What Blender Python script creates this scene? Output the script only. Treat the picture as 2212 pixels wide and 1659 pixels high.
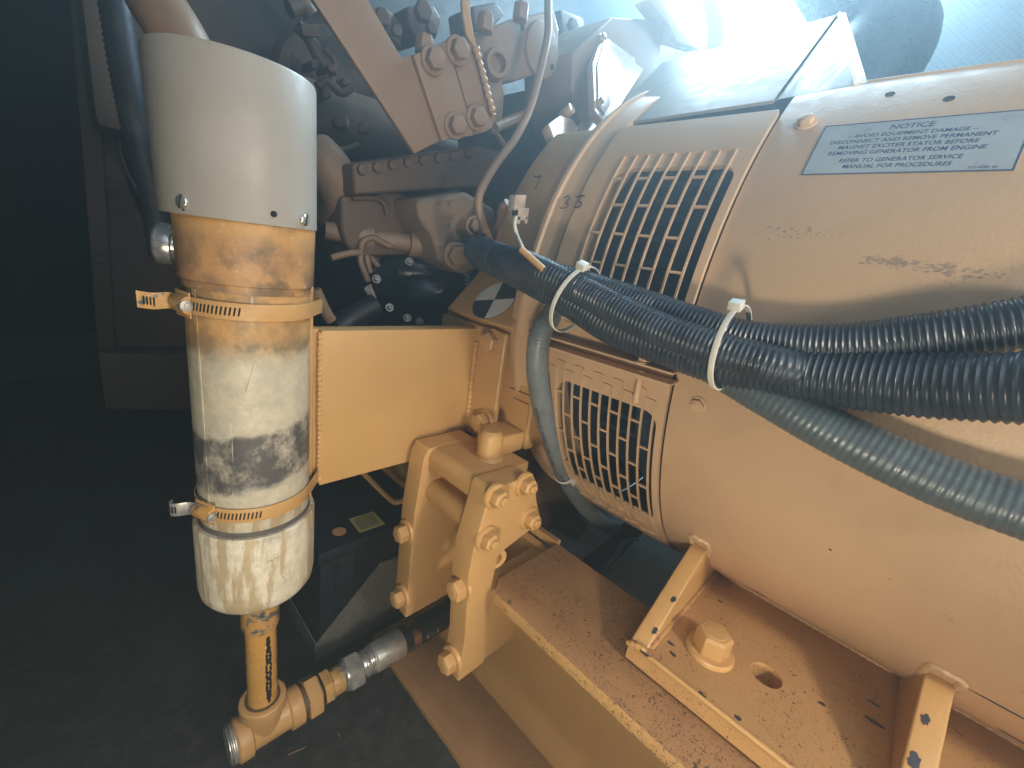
import bpy, bmesh, math, random
from mathutils import Vector, Matrix, noise
import numpy as np
random.seed(7)
R_ = math.radians
V = Vector
# ------------------------------------------------------------------ scene, camera
sc = bpy.context.scene
for o in list(bpy.data.objects): bpy.data.objects.remove(o)
FPX, PCX, PCY = 915.0, 1106.0, 829.5            # picture 2212 x 1659
M = np.array([[0.6999, -0.7001, 0.1415], [0.1038, 0.2957, 0.9496], [-0.7066, -0.65, 0.2796]])
U_, S_, Vt_ = np.linalg.svd(M); M = U_ @ Vt_     # camera axes (rows) in world axes (columns)
cam = bpy.data.cameras.new('camera'); camo = bpy.data.objects.new('camera', cam)
sc.collection.objects.link(camo); sc.camera = camo
cam.sensor_width = 36; cam.lens = 36 * FPX / 2212; cam.clip_start = .01; cam.clip_end = 60
camo.matrix_world = Matrix([[M[0][0], M[1][0], M[2][0], 0], [M[0][1], M[1][1], M[2][1], 0], [M[0][2], M[1][2], M[2][2], 0], [0, 0, 0, 1]])
sc.view_settings.view_transform = 'Standard'; sc.view_settings.look = 'None'; sc.view_settings.exposure = 0; sc.view_settings.gamma = 1
w = bpy.data.worlds.new('World'); sc.world = w; w.use_nodes = True
w.node_tree.nodes['Background'].inputs[0].default_value = (.42, .80, .80, 1)
w.node_tree.nodes['Background'].inputs[1].default_value = .05
sc.cycles.volume_bounces = 0
sc.cycles.max_bounces = 6

def area(name, loc, target, size, power, col, sy=None):
    l = bpy.data.lights.new(name, 'AREA'); l.energy = power; l.color = col; l.size = size
    if sy: l.shape = 'RECTANGLE'; l.size_y = sy
    o = bpy.data.objects.new(name, l); sc.collection.objects.link(o); o.location = loc
    o.rotation_euler = (V(target) - V(loc)).to_track_quat('-Z', 'Y').to_euler(); return o
area('work_lamp', (-.08, -.08, -.23), (.30, .32, -.30), .07, 2.1, (1, .85, .64))
area('side_lamp', (.18, -.62, .18), (.50, .05, -.30), .08, 6.8, (1, .88, .72))
area('daylight_opening', (1.19, .46, .87), (.35, .20, 0), .60, 42, (.62, .84, 1.0))
area('added_cool_fill', (.05, -.75, .75), (.60, .0, .10), .8, 8.5, (.74, .82, 1.0))  # added cool fill, no real source there

# ------------------------------------------------------------------ pixel helpers (photo position -> place in the room)
def ray(p):
    c = np.array([(p[0] - PCX) / FPX, -(p[1] - PCY) / FPX, -1.0]); return M.T @ c
def at(px, py, x=None, y=None, z=None):
    r = ray((px, py))
    t = x / r[0] if x is not None else y / r[1] if y is not None else z / r[2]
    return V(r * t)
def z1(x, y): return (x * .33594, y * .33594)
def z2(x, y): return (604.9 + x * .3125, y * .3125)
def z3(x, y): return (1209.8 + x * .4531, y * .4531)
def z4(x, y): return (x * .3646, 345.6 + y * .3646)
def z5(x, y): return (648 + x * .3125, 432 + y * .3125)
def z6(x, y): return (1123.3 + x * .4922, 561.7 + y * .4922)
def b1(x, y): return (259.2 + x * .427, 950.5 + y * .427)
def b2(x, y): return (734.5 + x * .3125, 864.1 + y * .3125)
def b3(x, y): return (820.9 + x * .3229, 1123.3 + y * .3229)
def b4(x, y): return (1296.1 + x * .4141, 1080.1 + y * .4141)
def b6(x, y): return (604.9 + x * .2864, 993.7 + y * .2864)
# generator cylinder: axis along y
GR, GX, GZ = .3046, .6584, -.0558
def GC(th, y, r=GR): return V((GX - r * math.cos(R_(th)), y, GZ + r * math.sin(R_(th))))
def cyl(px, py, r=GR):
    d = ray((px, py)); a = d[0]**2 + d[2]**2; b = -2 * (d[0] * GX + d[2] * GZ); c = GX**2 + GZ**2 - r * r
    D = max(b * b - 4 * a * c, 0); t = (-b - math.sqrt(D)) / 2 / a; p = d * t
    return math.degrees(math.atan2(p[2] - GZ, -(p[0] - GX))), p[1]
def cylp(px, py, r=GR): th, y = cyl(px, py, r); return GC(th, y, r)
# heater cylinder: vertical axis
HX, HY = .104, .402
def hc(px, py, r):
    d = ray((px, py)); a = d[0]**2 + d[1]**2; b = -2 * (d[0] * HX + d[1] * HY); c = HX**2 + HY**2 - r * r
    D = max(b * b - 4 * a * c, 0); return V(d * ((-b - math.sqrt(D)) / 2 / a))

# ------------------------------------------------------------------ mesh builder
def frame(n):
    n = V(n).normalized(); t = V((0, 0, 1)) if abs(n.z) < .9 else V((1, 0, 0))
    a = t.cross(n).normalized(); return a, n.cross(a), n
def spline(pts, step=.004, res=16):
    P = [V(p) for p in pts]; P = [P[0] * 2 - P[1]] + P + [P[-1] * 2 - P[-2]]; out = []
    for i in range(1, len(P) - 2):
        for k in range(res):
            t = k / res; a, b, c, d = P[i - 1:i + 3]
            out.append(.5 * ((2 * b) + (c - a) * t + (2 * a - 5 * b + 4 * c - d) * t * t + (3 * b - a - 3 * c + d) * t**3))
    out.append(P[-2]); res2 = [out[0]]; acc = 0
    for a, b in zip(out, out[1:]):
        L = (b - a).length
        while acc + L >= step:
            a = a + (b - a) * ((step - acc) / L); res2.append(a); L = (b - a).length; acc = 0
        acc += L
    return res2
ROOT = {}
class MB:
    def __init__(s): s.v = []; s.f = []
    def add(s, v, f):
        k = len(s.v); s.v += [V(q) for q in v]; s.f += [tuple(i + k for i in g) for g in f]; return s
    def box(s, x0, x1, y0, y1, z0, z1):
        return s.prism([(x0, y0, z0), (x1, y0, z0), (x1, y1, z0), (x0, y1, z0)], (0, 0, z1 - z0))
    def obox(s, c, a, b, h):
        c = V(c); a = V(a); b = V(b); return s.prism([c - a - b, c + a - b, c + a + b, c - a + b], h)
    def prism(s, pts, vec):
        n = len(pts); vec = V(vec); v = [V(p) for p in pts] + [V(p) + vec for p in pts]
        return s.add(v, [tuple(range(n))[::-1], tuple(range(n, 2 * n))] + [(i, (i + 1) % n, n + (i + 1) % n, n + i) for i in range(n)])
    def lathe(s, c, axis, prof, n=32, cap=True, a0=0, a1=360):
        a, b, u = frame(axis); c = V(c); v = []; full = abs(a1 - a0) >= 360; m = n if full else n + 1
        for h, r in prof:
            for i in range(m):
                t = R_(a0 + (a1 - a0) * i / n); v.append(c + u * h + (a * math.cos(t) + b * math.sin(t)) * r)
        f = []
        for k in range(len(prof) - 1):
            for i in range(n): j = (i + 1) % m; f.append((k * m + i, k * m + j, (k + 1) * m + j, (k + 1) * m + i))
        if cap and full: f += [tuple(range(m))[::-1], tuple(range((len(prof) - 1) * m, len(prof) * m))]
        return s.add(v, f)
    def rod(s, p0, p1, r, r1=None, n=24):
        d = V(p1) - V(p0); return s.lathe(p0, d, [(0, r), (d.length, r if r1 is None else r1)], n)
    def hexa(s, c, axis, h, af, rot=0):
        R = af / math.sqrt(3); a, b, u = frame(axis); c = V(c); v = []
        for hh, rr in ((0, R), (h * .86, R), (h, R * .86)):
            for i in range(6): t = R_(60 * i + rot); v.append(c + u * hh + (a * math.cos(t) + b * math.sin(t)) * rr)
        f = [(5, 4, 3, 2, 1, 0), (12, 13, 14, 15, 16, 17)] + [(k * 6 + i, k * 6 + (i + 1) % 6, k * 6 + 6 + (i + 1) % 6, k * 6 + 6 + i) for k in (0, 1) for i in range(6)]
        return s.add(v, f)
    def tube(s, path, rad, n=16, cap=True, flat=1, nrm=None):
        path = [V(p) for p in path]; m = len(path); v = []; t0 = (path[1] - path[0]).normalized(); a, b, _ = frame(t0)
        if nrm: a = V(nrm) - t0 * t0.dot(V(nrm)); a.normalize(); b = t0.cross(a)
        for i, p in enumerate(path):
            t = (path[min(i + 1, m - 1)] - path[max(i - 1, 0)]).normalized()
            a = (a - t * a.dot(t)).normalized(); b = t.cross(a); r = rad(i) if callable(rad) else rad
            for k in range(n): q = 2 * math.pi * k / n; v.append(p + a * math.cos(q) * r + b * math.sin(q) * r * flat)
        f = [(i * n + k, i * n + (k + 1) % n, (i + 1) * n + (k + 1) % n, (i + 1) * n + k) for i in range(m - 1) for k in range(n)]
        if cap: f += [tuple(range(n))[::-1], tuple(range((m - 1) * n, m * n))]
        return s.add(v, f)
    def strip(s, path, wvec, th, nout):
        """flat strap: path points, width vector fn(i), outward normal fn(i)"""
        v = []; m = len(path)
        for i, p in enumerate(path):
            w_ = V(wvec(i)) * .5; o = V(nout(i)) * th; v += [p - w_, p + w_, p + w_ + o, p - w_ + o]
        f = [(i * 4 + k, i * 4 + (k + 1) % 4, (i + 1) * 4 + (k + 1) % 4, (i + 1) * 4 + k) for i in range(m - 1) for k in range(4)]
        return s.add(v, f + [(3, 2, 1, 0), tuple((m - 1) * 4 + k for k in range(4))])
    def shell(s, grid_in, grid_out):
        """closed slab from two equal grids (rows of points)"""
        nr, nc = len(grid_in), len(grid_in[0]); k = nr * nc
        v = [p for r in grid_in for p in r] + [p for r in grid_out for p in r]; f = []
        for i in range(nr - 1):
            for j in range(nc - 1):
                q = (i * nc + j, i * nc + j + 1, (i + 1) * nc + j + 1, (i + 1) * nc + j); f += [q[::-1], tuple(t + k for t in q)]
        for i in range(nr - 1):
            for j in (0, nc - 1): f.append((i * nc + j, (i + 1) * nc + j, (i + 1) * nc + j + k, i * nc + j + k))
        for j in range(nc - 1):
            for i in (0, nr - 1): f.append((i * nc + j, i * nc + j + 1, i * nc + j + 1 + k, i * nc + j + k))
        return s.add(v, f)
    def build(s, name, m, parent=None, bevel=0, ang=35, label=None, kind=None, seg=2, loc=None):
        L = ROOT.get(parent.name, V((0, 0, 0))) if parent else (V(loc) if loc else V((0, 0, 0)))
        me = bpy.data.meshes.new(name); me.from_pydata([tuple(q - L) for q in s.v], [], s.f)
        bm = bmesh.new(); bm.from_mesh(me); bmesh.ops.recalc_face_normals(bm, faces=bm.faces)
        if bevel:
            es = [e for e in bm.edges if len(e.link_faces) == 2 and e.calc_face_angle(0) > R_(30)]
            bmesh.ops.bevel(bm, geom=es, offset=bevel, segments=seg, profile=.6, affect='EDGES', clamp_overlap=True)
        bm.to_mesh(me); bm.free()
        me.polygons.foreach_set('use_smooth', [True] * len(me.polygons)); me.set_sharp_from_angle(angle=R_(ang))
        o = bpy.data.objects.new(name, me); sc.collection.objects.link(o); me.materials.append(m)
        if parent: o.parent = parent
        else: o.location = L
        ROOT[o.name] = L
        if label: o['label'] = label
        if kind: o['kind'] = kind
        return o
def thing(name, label, cat, loc, group=None):
    o = bpy.data.objects.new(name, None); o.empty_display_size = .03; sc.collection.objects.link(o); o.location = loc
    ROOT[o.name] = V(loc); o['label'] = label; o['category'] = cat
    if group: o['group'] = group
    return o
def tag(o, label, cat, group=None, kind=None):
    o['label'] = label; o['category'] = cat
    if group: o['group'] = group
    if kind: o['kind'] = kind
    return o

# ------------------------------------------------------------------ materials
class Mat:
    def __init__(s, name):
        s.m = bpy.data.materials.new(name); s.m.use_nodes = True; s.t = s.m.node_tree; s.b = s.t.nodes['Principled BSDF']
        s.pos = s.t.nodes.new('ShaderNodeNewGeometry')
    def sock(s, node, i, val):
        if isinstance(val, (int, float)): node.inputs[i].default_value = val
        elif isinstance(val, tuple): node.inputs[i].default_value = val if len(val) == 4 or node.inputs[i].type != 'RGBA' else (*val, 1)
        else: s.t.links.new(val, node.inputs[i])
    def mapped(s, sx=1, sy=1, sz=1):
        n = s.t.nodes.new('ShaderNodeVectorMath'); n.operation = 'MULTIPLY'; s.t.links.new(s.pos.outputs['Position'], n.inputs[0]); n.inputs[1].default_value = (sx, sy, sz); return n.outputs[0]
    def noise(s, scale, detail=4, rough=.55, st=None, dist=0):
        n = s.t.nodes.new('ShaderNodeTexNoise'); s.t.links.new(s.mapped(*(st or (1, 1, 1))), n.inputs['Vector'])
        n.inputs['Scale'].default_value = scale; n.inputs['Detail'].default_value = detail; n.inputs['Roughness'].default_value = rough; n.inputs['Distortion'].default_value = dist; return n.outputs['Fac']
    def vor(s, scale, st=None, feat='F1'):
        n = s.t.nodes.new('ShaderNodeTexVoronoi'); s.t.links.new(s.mapped(*(st or (1, 1, 1))), n.inputs['Vector']); n.inputs['Scale'].default_value = scale; n.feature = feat; return n.outputs['Distance']
    def axis(s, k):
        n = s.t.nodes.new('ShaderNodeSeparateXYZ'); s.t.links.new(s.pos.outputs['Position'], n.inputs[0]); return n.outputs[k]
    def normal(s, k):
        n = s.t.nodes.new('ShaderNodeSeparateXYZ'); s.t.links.new(s.pos.outputs['True Normal'], n.inputs[0]); return n.outputs[k]
    def math(s, op, a, b=0.0, c=None):
        n = s.t.nodes.new('ShaderNodeMath'); n.operation = op; s.sock(n, 0, a); s.sock(n, 1, b)
        if c is not None: s.sock(n, 2, c)
        return n.outputs[0]
    def step(s, val, a, b, lo=0.0, hi=1.0):
        n = s.t.nodes.new('ShaderNodeMapRange'); n.interpolation_type = 'SMOOTHSTEP'; s.sock(n, 0, val); n.inputs[1].default_value = a; n.inputs[2].default_value = b; n.inputs[3].default_value = lo; n.inputs[4].default_value = hi; return n.outputs[0]
    def band(s, val, a, b, soft): return s.math('MULTIPLY', s.step(val, a - soft, a + soft), s.step(val, b - soft, b + soft, 1.0, 0.0))
    def mix(s, f, a, b):
        n = s.t.nodes.new('ShaderNodeMix'); n.data_type = 'RGBA'; s.sock(n, 0, f); s.sock(n, 6, a); s.sock(n, 7, b); return n.outputs[2]
    def bump(s, h, dist=.001, strength=1.0):
        n = s.t.nodes.new('ShaderNodeBump'); n.inputs['Distance'].default_value = dist; n.inputs['Strength'].default_value = strength; s.t.links.new(h, n.inputs['Height']); s.t.links.new(n.outputs[0], s.b.inputs['Normal'])
    def set(s, col=None, rough=None, metal=None, coat=None):
        if col is not None: s.sock(s.b, 'Base Color', col)
        if rough is not None: s.sock(s.b, 'Roughness', rough)
        if metal is not None: s.sock(s.b, 'Metallic', metal)
        if coat is not None: s.b.inputs['Coat Weight'].default_value = coat; s.b.inputs['Coat Roughness'].default_value = .15
        return s.m
TAN = (.56, .325, .125)
def paint(name, col=TAN, rough=.42, speck=.0, dust_shade=0.0, bumpy=.25, chips=.0):
    m = Mat(name); c = m.mix(m.step(m.noise(9, 5), .3, .7), tuple(k * .93 for k in col), tuple(min(k * 1.05, 1) for k in col))
    c = m.mix(m.math('MULTIPLY', m.step(m.noise(34, 6, .7), .55, .8), .20), c, (.30, .20, .12))
    if dust_shade:
        up = m.step(m.normal(2), .3, .9)
        c = m.mix(m.math('MULTIPLY', up, m.step(m.noise(25, 6, .6), .2, .75, dust_shade * .75, dust_shade)), c, (.25, .125, .065))  # dust tint on up-facing sides, also painting in their weaker light
    if speck:
        s1 = m.step(m.noise(260, 2, .5, dist=2.5), .66 - .06 * speck, .675 - .06 * speck)
        area_ = m.step(m.noise(26, 3), .36, .5)
        c = m.mix(m.math('MULTIPLY', s1, area_), c, (.085, .035, .028))
        s2 = m.step(m.noise(75, 4, .7, dist=2), .68 - .04 * speck, .69 - .04 * speck); c = m.mix(m.math('MULTIPLY', s2, .9), c, (.05, .035, .035))
    if chips: c = m.mix(m.step(m.noise(60, 5, .65), .80 - chips * .1, .81 - chips * .1), c, (.035, .04, .05))
    m.set(c, m.step(m.noise(60, 5), .3, .7, rough - .07, rough + .1))
    m.b.inputs['Specular IOR Level'].default_value = .5
    m.bump(m.math('ADD', m.noise(420, 2), m.math('MULTIPLY', m.noise(45, 3), .8)), .0005, bumpy); return m.m
def plain(name, col, rough=.5, metal=0.0, var=.2, sc_=60, bump=.2, bd=.0006):
    m = Mat(name); c = m.mix(m.step(m.noise(sc_, 6, .6), .3, .72), tuple(k * (1 - var) for k in col), tuple(min(1, k * (1 + var)) for k in col))
    m.set(c, m.step(m.noise(sc_ * 2, 4), .3, .7, max(rough - .08, .03), rough + .1), metal); m.bump(m.noise(sc_ * 6, 3), bd, bump); return m.m
m_tan = paint('tan_paint')
m_tan_gloss = paint('tan_gloss_paint', (.50, .31, .16), .2, bumpy=.6)
m_rail = paint('dusty_shaded_rail_paint', TAN, .5, speck=1, dust_shade=.72)
m_foot = paint('foot_paint', (.54, .31, .125), .45, speck=.35, dust_shade=.36, chips=.5)
m_gen = paint('generator_paint', (.65, .44, .265), .42, speck=0, bumpy=.3)
m_panel = paint('guard_panel_paint', (.42, .36, .30), .4, bumpy=.12)
m_cast = paint('cast_paint', (.50, .31, .155), .45, bumpy=1.0)
m_cast_dark = paint('engine_cast_paint', (.12, .075, .05), .5, dust_shade=.35, bumpy=1.0)  # darker tone of the cast paint
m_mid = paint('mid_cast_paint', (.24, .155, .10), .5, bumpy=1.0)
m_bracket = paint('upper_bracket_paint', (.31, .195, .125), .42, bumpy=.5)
m_black = plain('black_gloss_enamel', (.008, .01, .014), .16, bump=.5)
m_rubber = plain('dusty_conduit_plastic', (.034, .046, .062), .36, var=.35)
m_rub2 = plain('black_rubber', (.014, .015, .018), .5)
m_grey = plain('grey_conduit_plastic', (.17, .19, .20), .38, var=.12)
m_darkgrey = plain('dark_grey_conduit_plastic', (.10, .13, .15), .36, var=.12)
m_steel = plain('bright_steel', (.72, .70, .66), .25, .8, var=.15)
m_zinc = plain('zinc_steel', (.62, .61, .57), .38, .7, var=.2)
m_copper = plain('rose_metal', (.55, .38, .30), .3, 1.0)
m_tie = plain('nylon_tie', (.72, .70, .62), .4, var=.05)
m_wire = plain('cream_wire', (.75, .70, .60), .4, var=.1)
m_hole = plain('dark_void', (.004, .005, .008), .8)
m_ink = plain('faded_ink', (.03, .04, .06), .6)
m_white = plain('white_paint', (.80, .80, .78), .4, var=.04)
m_chip = plain('bare_chip', (.035, .04, .055), .45)
m_label = plain('aged_label_film', (.36, .42, .45), .3, var=.1, sc_=18)
m_lblue = plain('label_print_ink', (.03, .06, .15), .5)
m_yellow = plain('yellow_label', (.62, .54, .20), .5, var=.1)
m_orange = plain('orange_dot', (.55, .30, .13), .5, var=.1)
m_batt = plain('battery_plastic', (.012, .014, .022), .42, var=.2)
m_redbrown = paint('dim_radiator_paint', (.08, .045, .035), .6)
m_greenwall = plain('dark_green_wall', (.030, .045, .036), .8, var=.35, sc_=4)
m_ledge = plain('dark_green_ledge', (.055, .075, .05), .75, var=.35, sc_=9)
m_pan = plain('grey_pan_paint', (.60, .66, .70), .45, var=.15, sc_=20)
m_coil = plain('dark_stator_varnish', (.035, .055, .09), .5, var=.3)
def mk_galv():
    m = Mat('galvanised_sheet'); c = m.mix(m.step(m.noise(160, 4, .8), .3, .75), (.13, .125, .11), (.30, .29, .26))
    c = m.mix(m.step(m.vor(120), .0, .12, 1, 0), c, (.42, .41, .38)); m.set(c, .5, .35); m.bump(m.noise(300, 3), .0004, .3); return m.m
m_galv = mk_galv()
def mk_sleeve():
    m = Mat('grey_guard_paint'); c = m.mix(m.step(m.noise(10, 5), .3, .7), (.33, .305, .265), (.41, .38, .335))
    c = m.mix(m.math('MULTIPLY', m.step(m.noise(35, 6, .75, st=(1, 1, .5)), .58, .78), .5), c, (.17, .16, .14))
    c = m.mix(m.step(m.noise(130, 3, .5, dist=1), .765, .775), c, (.04, .035, .03))
    m.set(c, m.step(m.noise(30, 5), .3, .7, .38, .55)); m.bump(m.noise(350, 3), .0004, .35); return m.m
m_sleeve = mk_sleeve()
def mk_collar():
    m = Mat('scorched_orange_collar'); z = m.axis(2); n = m.noise(22, 6, .65); f = m.noise(70, 6, .7)
    c = m.mix(m.step(n, .42, .60), (.50, .275, .11), (.28, .165, .095))
    c = m.mix(m.math('MULTIPLY', m.step(m.noise(26, 5, .6), .49, .62), .75), c, (.12, .095, .065))
    c = m.mix(m.math('MULTIPLY', m.step(z, -.022, -.003), m.step(n, .35, .6, .3, .8)), c, (.70, .40, .14))
    c = m.mix(m.step(m.noise(160, 4, .7), .63, .68), c, (.55, .42, .25))
    m.set(c, m.step(f, .3, .7, .3, .55)); m.bump(m.math('ADD', f, m.noise(300, 3)), .0006, .4); return m.m
m_collar = mk_collar()
def mk_body():
    m = Mat('stained_white_heater_body'); z = m.axis(2); n = m.noise(30, 6, .65); f = m.noise(90, 6, .7)
    zz = m.math('ADD', z, m.math('MULTIPLY', m.math('SUBTRACT', n, .5), .03))
    c = m.mix(m.step(f, .3, .72), (.60, .53, .39), (.44, .40, .31))
    c = m.mix(m.math('MULTIPLY', m.step(m.noise(12, 4), .45, .7), .45), c, (.36, .35, .31))
    tan_ = m.step(zz, -.112, -.085); c = m.mix(tan_, c, m.mix(m.step(n, .4, .65), (.56, .32, .12), (.30, .19, .09)))
    c = m.mix(m.math('MULTIPLY', m.band(zz, -.100, -.090, .006), m.step(m.noise(40, 5, .6), .42, .6, 0.0, .8)), c, (.13, .105, .055))
    c = m.mix(m.math('MULTIPLY', m.step(zz, -.052, -.046), .5), c, (.5, .33, .15))
    # sooty smear
    zs = m.math('ADD', z, m.math('MULTIPLY', m.math('SUBTRACT', m.noise(55, 5, .6), .5), .016))
    zs = m.math('SUBTRACT', zs, m.math('MULTIPLY', m.axis(0), .16))
    sm = m.math('MULTIPLY', m.band(zs, -.232, -.183, .0035), m.step(m.noise(38, 7, .78, st=(1, 1, .8)), .34, .58, .12, .93))
    c = m.mix(sm, c, (.055, .058, .065))
    # drips low down
    dr = m.math('MULTIPLY', m.step(m.noise(80, 4, .5, st=(1, 1, .14)), .47, .58), m.step(z, -.236, -.246))
    c = m.mix(m.math('MULTIPLY', dr, .75), c, (.36, .25, .11))
    # scratches, pits
    c = m.mix(m.math('MULTIPLY', m.step(m.noise(240, 2, .5, st=(1, 1, .09)), .70, .74), .5), c, (.66, .62, .53))
    c = m.mix(m.step(m.noise(190, 4, .7), .745, .76), c, (.13, .09, .05))
    m.set(c, m.step(f, .3, .7, .4, .6)); m.bump(m.math('ADD', f, m.noise(260, 3)), .0006, .45); return m.m
m_body = mk_body()
def mk_cap():
    m = Mat('stained_white_cap'); n = m.noise(28, 6, .65); f = m.noise(90, 6, .7)
    c = m.mix(m.step(f, .3, .72), (.74, .68, .55), (.56, .50, .38))
    dr = m.step(m.noise(88, 5, .6, st=(1, 1, .16)), .46, .58); c = m.mix(m.math('MULTIPLY', dr, .7), c, (.38, .26, .11))
    c = m.mix(m.step(m.noise(120, 6, .8), .60, .66), c, (.15, .11, .06)); c = m.mix(m.math('MULTIPLY', m.step(n, .58, .72), .5), c, (.20, .19, .15))
    m.set(c, .5); m.bump(m.math('ADD', f, n), .0006, .4); return m.m
m_cap = mk_cap()
def mk_flake():
    m = Mat('flaking_tan_paint'); n = m.noise(75, 6, .75)
    c = m.mix(m.step(m.noise(12, 4), .3, .7), (.58, .32, .09), (.48, .27, .10)); c = m.mix(m.step(n, .53, .56), c, (.16, .16, .15)); c = m.mix(m.step(n, .60, .62), c, (.04, .035, .03))
    m.set(c, .4); m.bump(n, .0005, .5); return m.m
m_flake = mk_flake()
def mk_floor():
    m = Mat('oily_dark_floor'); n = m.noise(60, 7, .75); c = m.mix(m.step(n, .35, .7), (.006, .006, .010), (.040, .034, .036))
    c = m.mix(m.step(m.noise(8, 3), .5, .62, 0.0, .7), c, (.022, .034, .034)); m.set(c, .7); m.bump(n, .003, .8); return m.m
m_floor = mk_floor()
def mk_mesh():
    m = Mat('perforated_grey_lining'); k = 270.0
    d = m.math('MULTIPLY', m.math('SINE', m.math('MULTIPLY', m.axis(1), k)), m.math('SINE', m.math('MULTIPLY', m.axis(2), k)))
    c = m.mix(m.step(d, .15, .6), (.42, .38, .31), (.06, .06, .06)); c = m.mix(m.math('MULTIPLY', m.step(m.noise(6, 4), .4, .7), .4), c, (.2, .19, .17)); m.set(c, .6); return m.m
m_mesh = mk_mesh()
m_clear = Mat('clear_plastic').set((.8, .9, 1), .08); m_clear.node_tree.nodes['Principled BSDF'].inputs['Transmission Weight'].default_value = .95

# ------------------------------------------------------------------ bolts
def bolt(parent, p, n, af=.020, h=.009, wr=.0155, rot=15, mat=None, nut=False, name='bolt', wt=.003):
    mat = mat or m_tan; n = V(n).normalized(); p = V(p); b = MB()
    b.hexa(p + n * wt * .9, n, h, af, rot)
    if nut: b.lathe(p + n * (wt + h * .8), n, [(0, af * .30), (h * .45, af * .30), (h * .5, af * .25)], 16)
    else: b.lathe(p + n * (wt + h * .97), n, [(0, af * .36), (.0006, af * .34)], 20)
    o = b.build(name if not nut else 'nut', mat, parent, .0006, 28)
    if o.parent and o.parent.parent is None:
        wsh = MB(); wsh.lathe(p, n, [(-.001, wr), (wt * .7, wr), (wt, wr * .95)], 32); wsh.build('washer', mat, o, 0, 40)
    return o
def weld(parent, pts, r=.004, mat=None, ripple=.17, name='weld_bead'):
    path = spline(pts, r * .22); ph = random.random() * 6
    b = MB(); b.tube(path, lambda i: r * (.85 + ripple * math.sin(i * .75 + ph) + .22 * noise.noise(path[i] * 130)), 10)
    return b.build(name, mat or m_tan, parent, 0, 60)
def chip(parent, c, n, r, el=1.0, seed=0, up=None):
    rr = random.Random(seed); a, b_, n = frame(n)
    if up is not None: a = (V(up) - n * n.dot(V(up))).normalized(); b_ = n.cross(a)
    pts = []
    for i in range(16):
        t = i * math.pi / 8; q = r * (.6 + .6 * rr.random()); pts.append(V(c) + n * .0002 + a * math.cos(t) * q * el + b_ * math.sin(t) * q)
    b = MB(); b.prism(pts, n * .0003); return b.build('paint_chip', m_chip, parent)

# ------------------------------------------------------------------ text
def text_mesh(txt, size=1, align='CENTER', shear=0):
    cu = bpy.data.curves.new('t', 'FONT'); cu.body = txt; cu.size = size; cu.align_x = align; cu.shear = shear; cu.resolution_u = 3; cu.offset = size * .012
    o = bpy.data.objects.new('t', cu); sc.collection.objects.link(o); dg = bpy.context.evaluated_depsgraph_get(); me = o.evaluated_get(dg).to_mesh()
    v = [tuple(q.co) for q in me.vertices]; f = [tuple(p.vertices) for p in me.polygons]; o.evaluated_get(dg).to_mesh_clear()
    bpy.data.objects.remove(o); return v, f
def put_text(name, parent, txt, size, fn, mat, align='CENTER', shear=0, **k):
    v, f = text_mesh(txt, size, align, shear); b = MB(); b.add([fn(q[0], q[1]) for q in v], f); return b.build(name, mat, parent, **k)

# ================================================================== SETTING
FZ = -.612
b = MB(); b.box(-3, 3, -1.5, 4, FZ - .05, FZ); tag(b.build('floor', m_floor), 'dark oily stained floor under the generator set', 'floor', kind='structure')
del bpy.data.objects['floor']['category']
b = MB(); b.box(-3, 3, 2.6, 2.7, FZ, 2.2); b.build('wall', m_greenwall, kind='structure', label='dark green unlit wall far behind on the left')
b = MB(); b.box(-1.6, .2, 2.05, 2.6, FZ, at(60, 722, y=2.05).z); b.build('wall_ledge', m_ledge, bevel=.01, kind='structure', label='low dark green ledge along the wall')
b = MB(); b.prism([(2.4, -1.2, -.6), (2.4, 1.9, -.6), (2.4, 1.9, 2.3), (2.4, -1.2, 2.3)], (.05, 0, 0))
b.build('lining_wall', m_mesh, kind='structure', label='perforated grey lining panel behind the generator')
b = MB(); b.box(.39, 1.5, -.6, 1.2, -.47, -.455); b.build('floor_pan', m_pan, kind='structure', label='smooth grey blue floor pan behind the base rail')

for k, x_ in enumerate((-1.35, -.75, -.15)):
    b = MB(); b.box(x_, x_ + .035, 2.585, 2.6, FZ, 2.0); b.build('wall_batten', m_ledge, bpy.data.objects['wall'], .003)
for k, x_ in enumerate((-.95, -.35)):
    b = MB(); b.box(x_, x_ + .006, 2.046, 2.05, FZ, -.30); b.build('panel_joint', m_hole, bpy.data.objects['wall_ledge'])
p = at(665, 1600, z=FZ + .001); q_ = at(648, 1618, z=FZ + .001)
for a_, c_ in ((b1(850, 1592), b1(938, 1553)), (b1(690, 1480), b1(730, 1520)), (b1(1100, 1480), b1(1112, 1500))):
    b = MB(); b.rod(at(*a_, z=FZ + .002), at(*c_, z=FZ + .002), .0007, n=6); b.build('floor_scrap', m_mid, bpy.data.objects['floor'])
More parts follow.
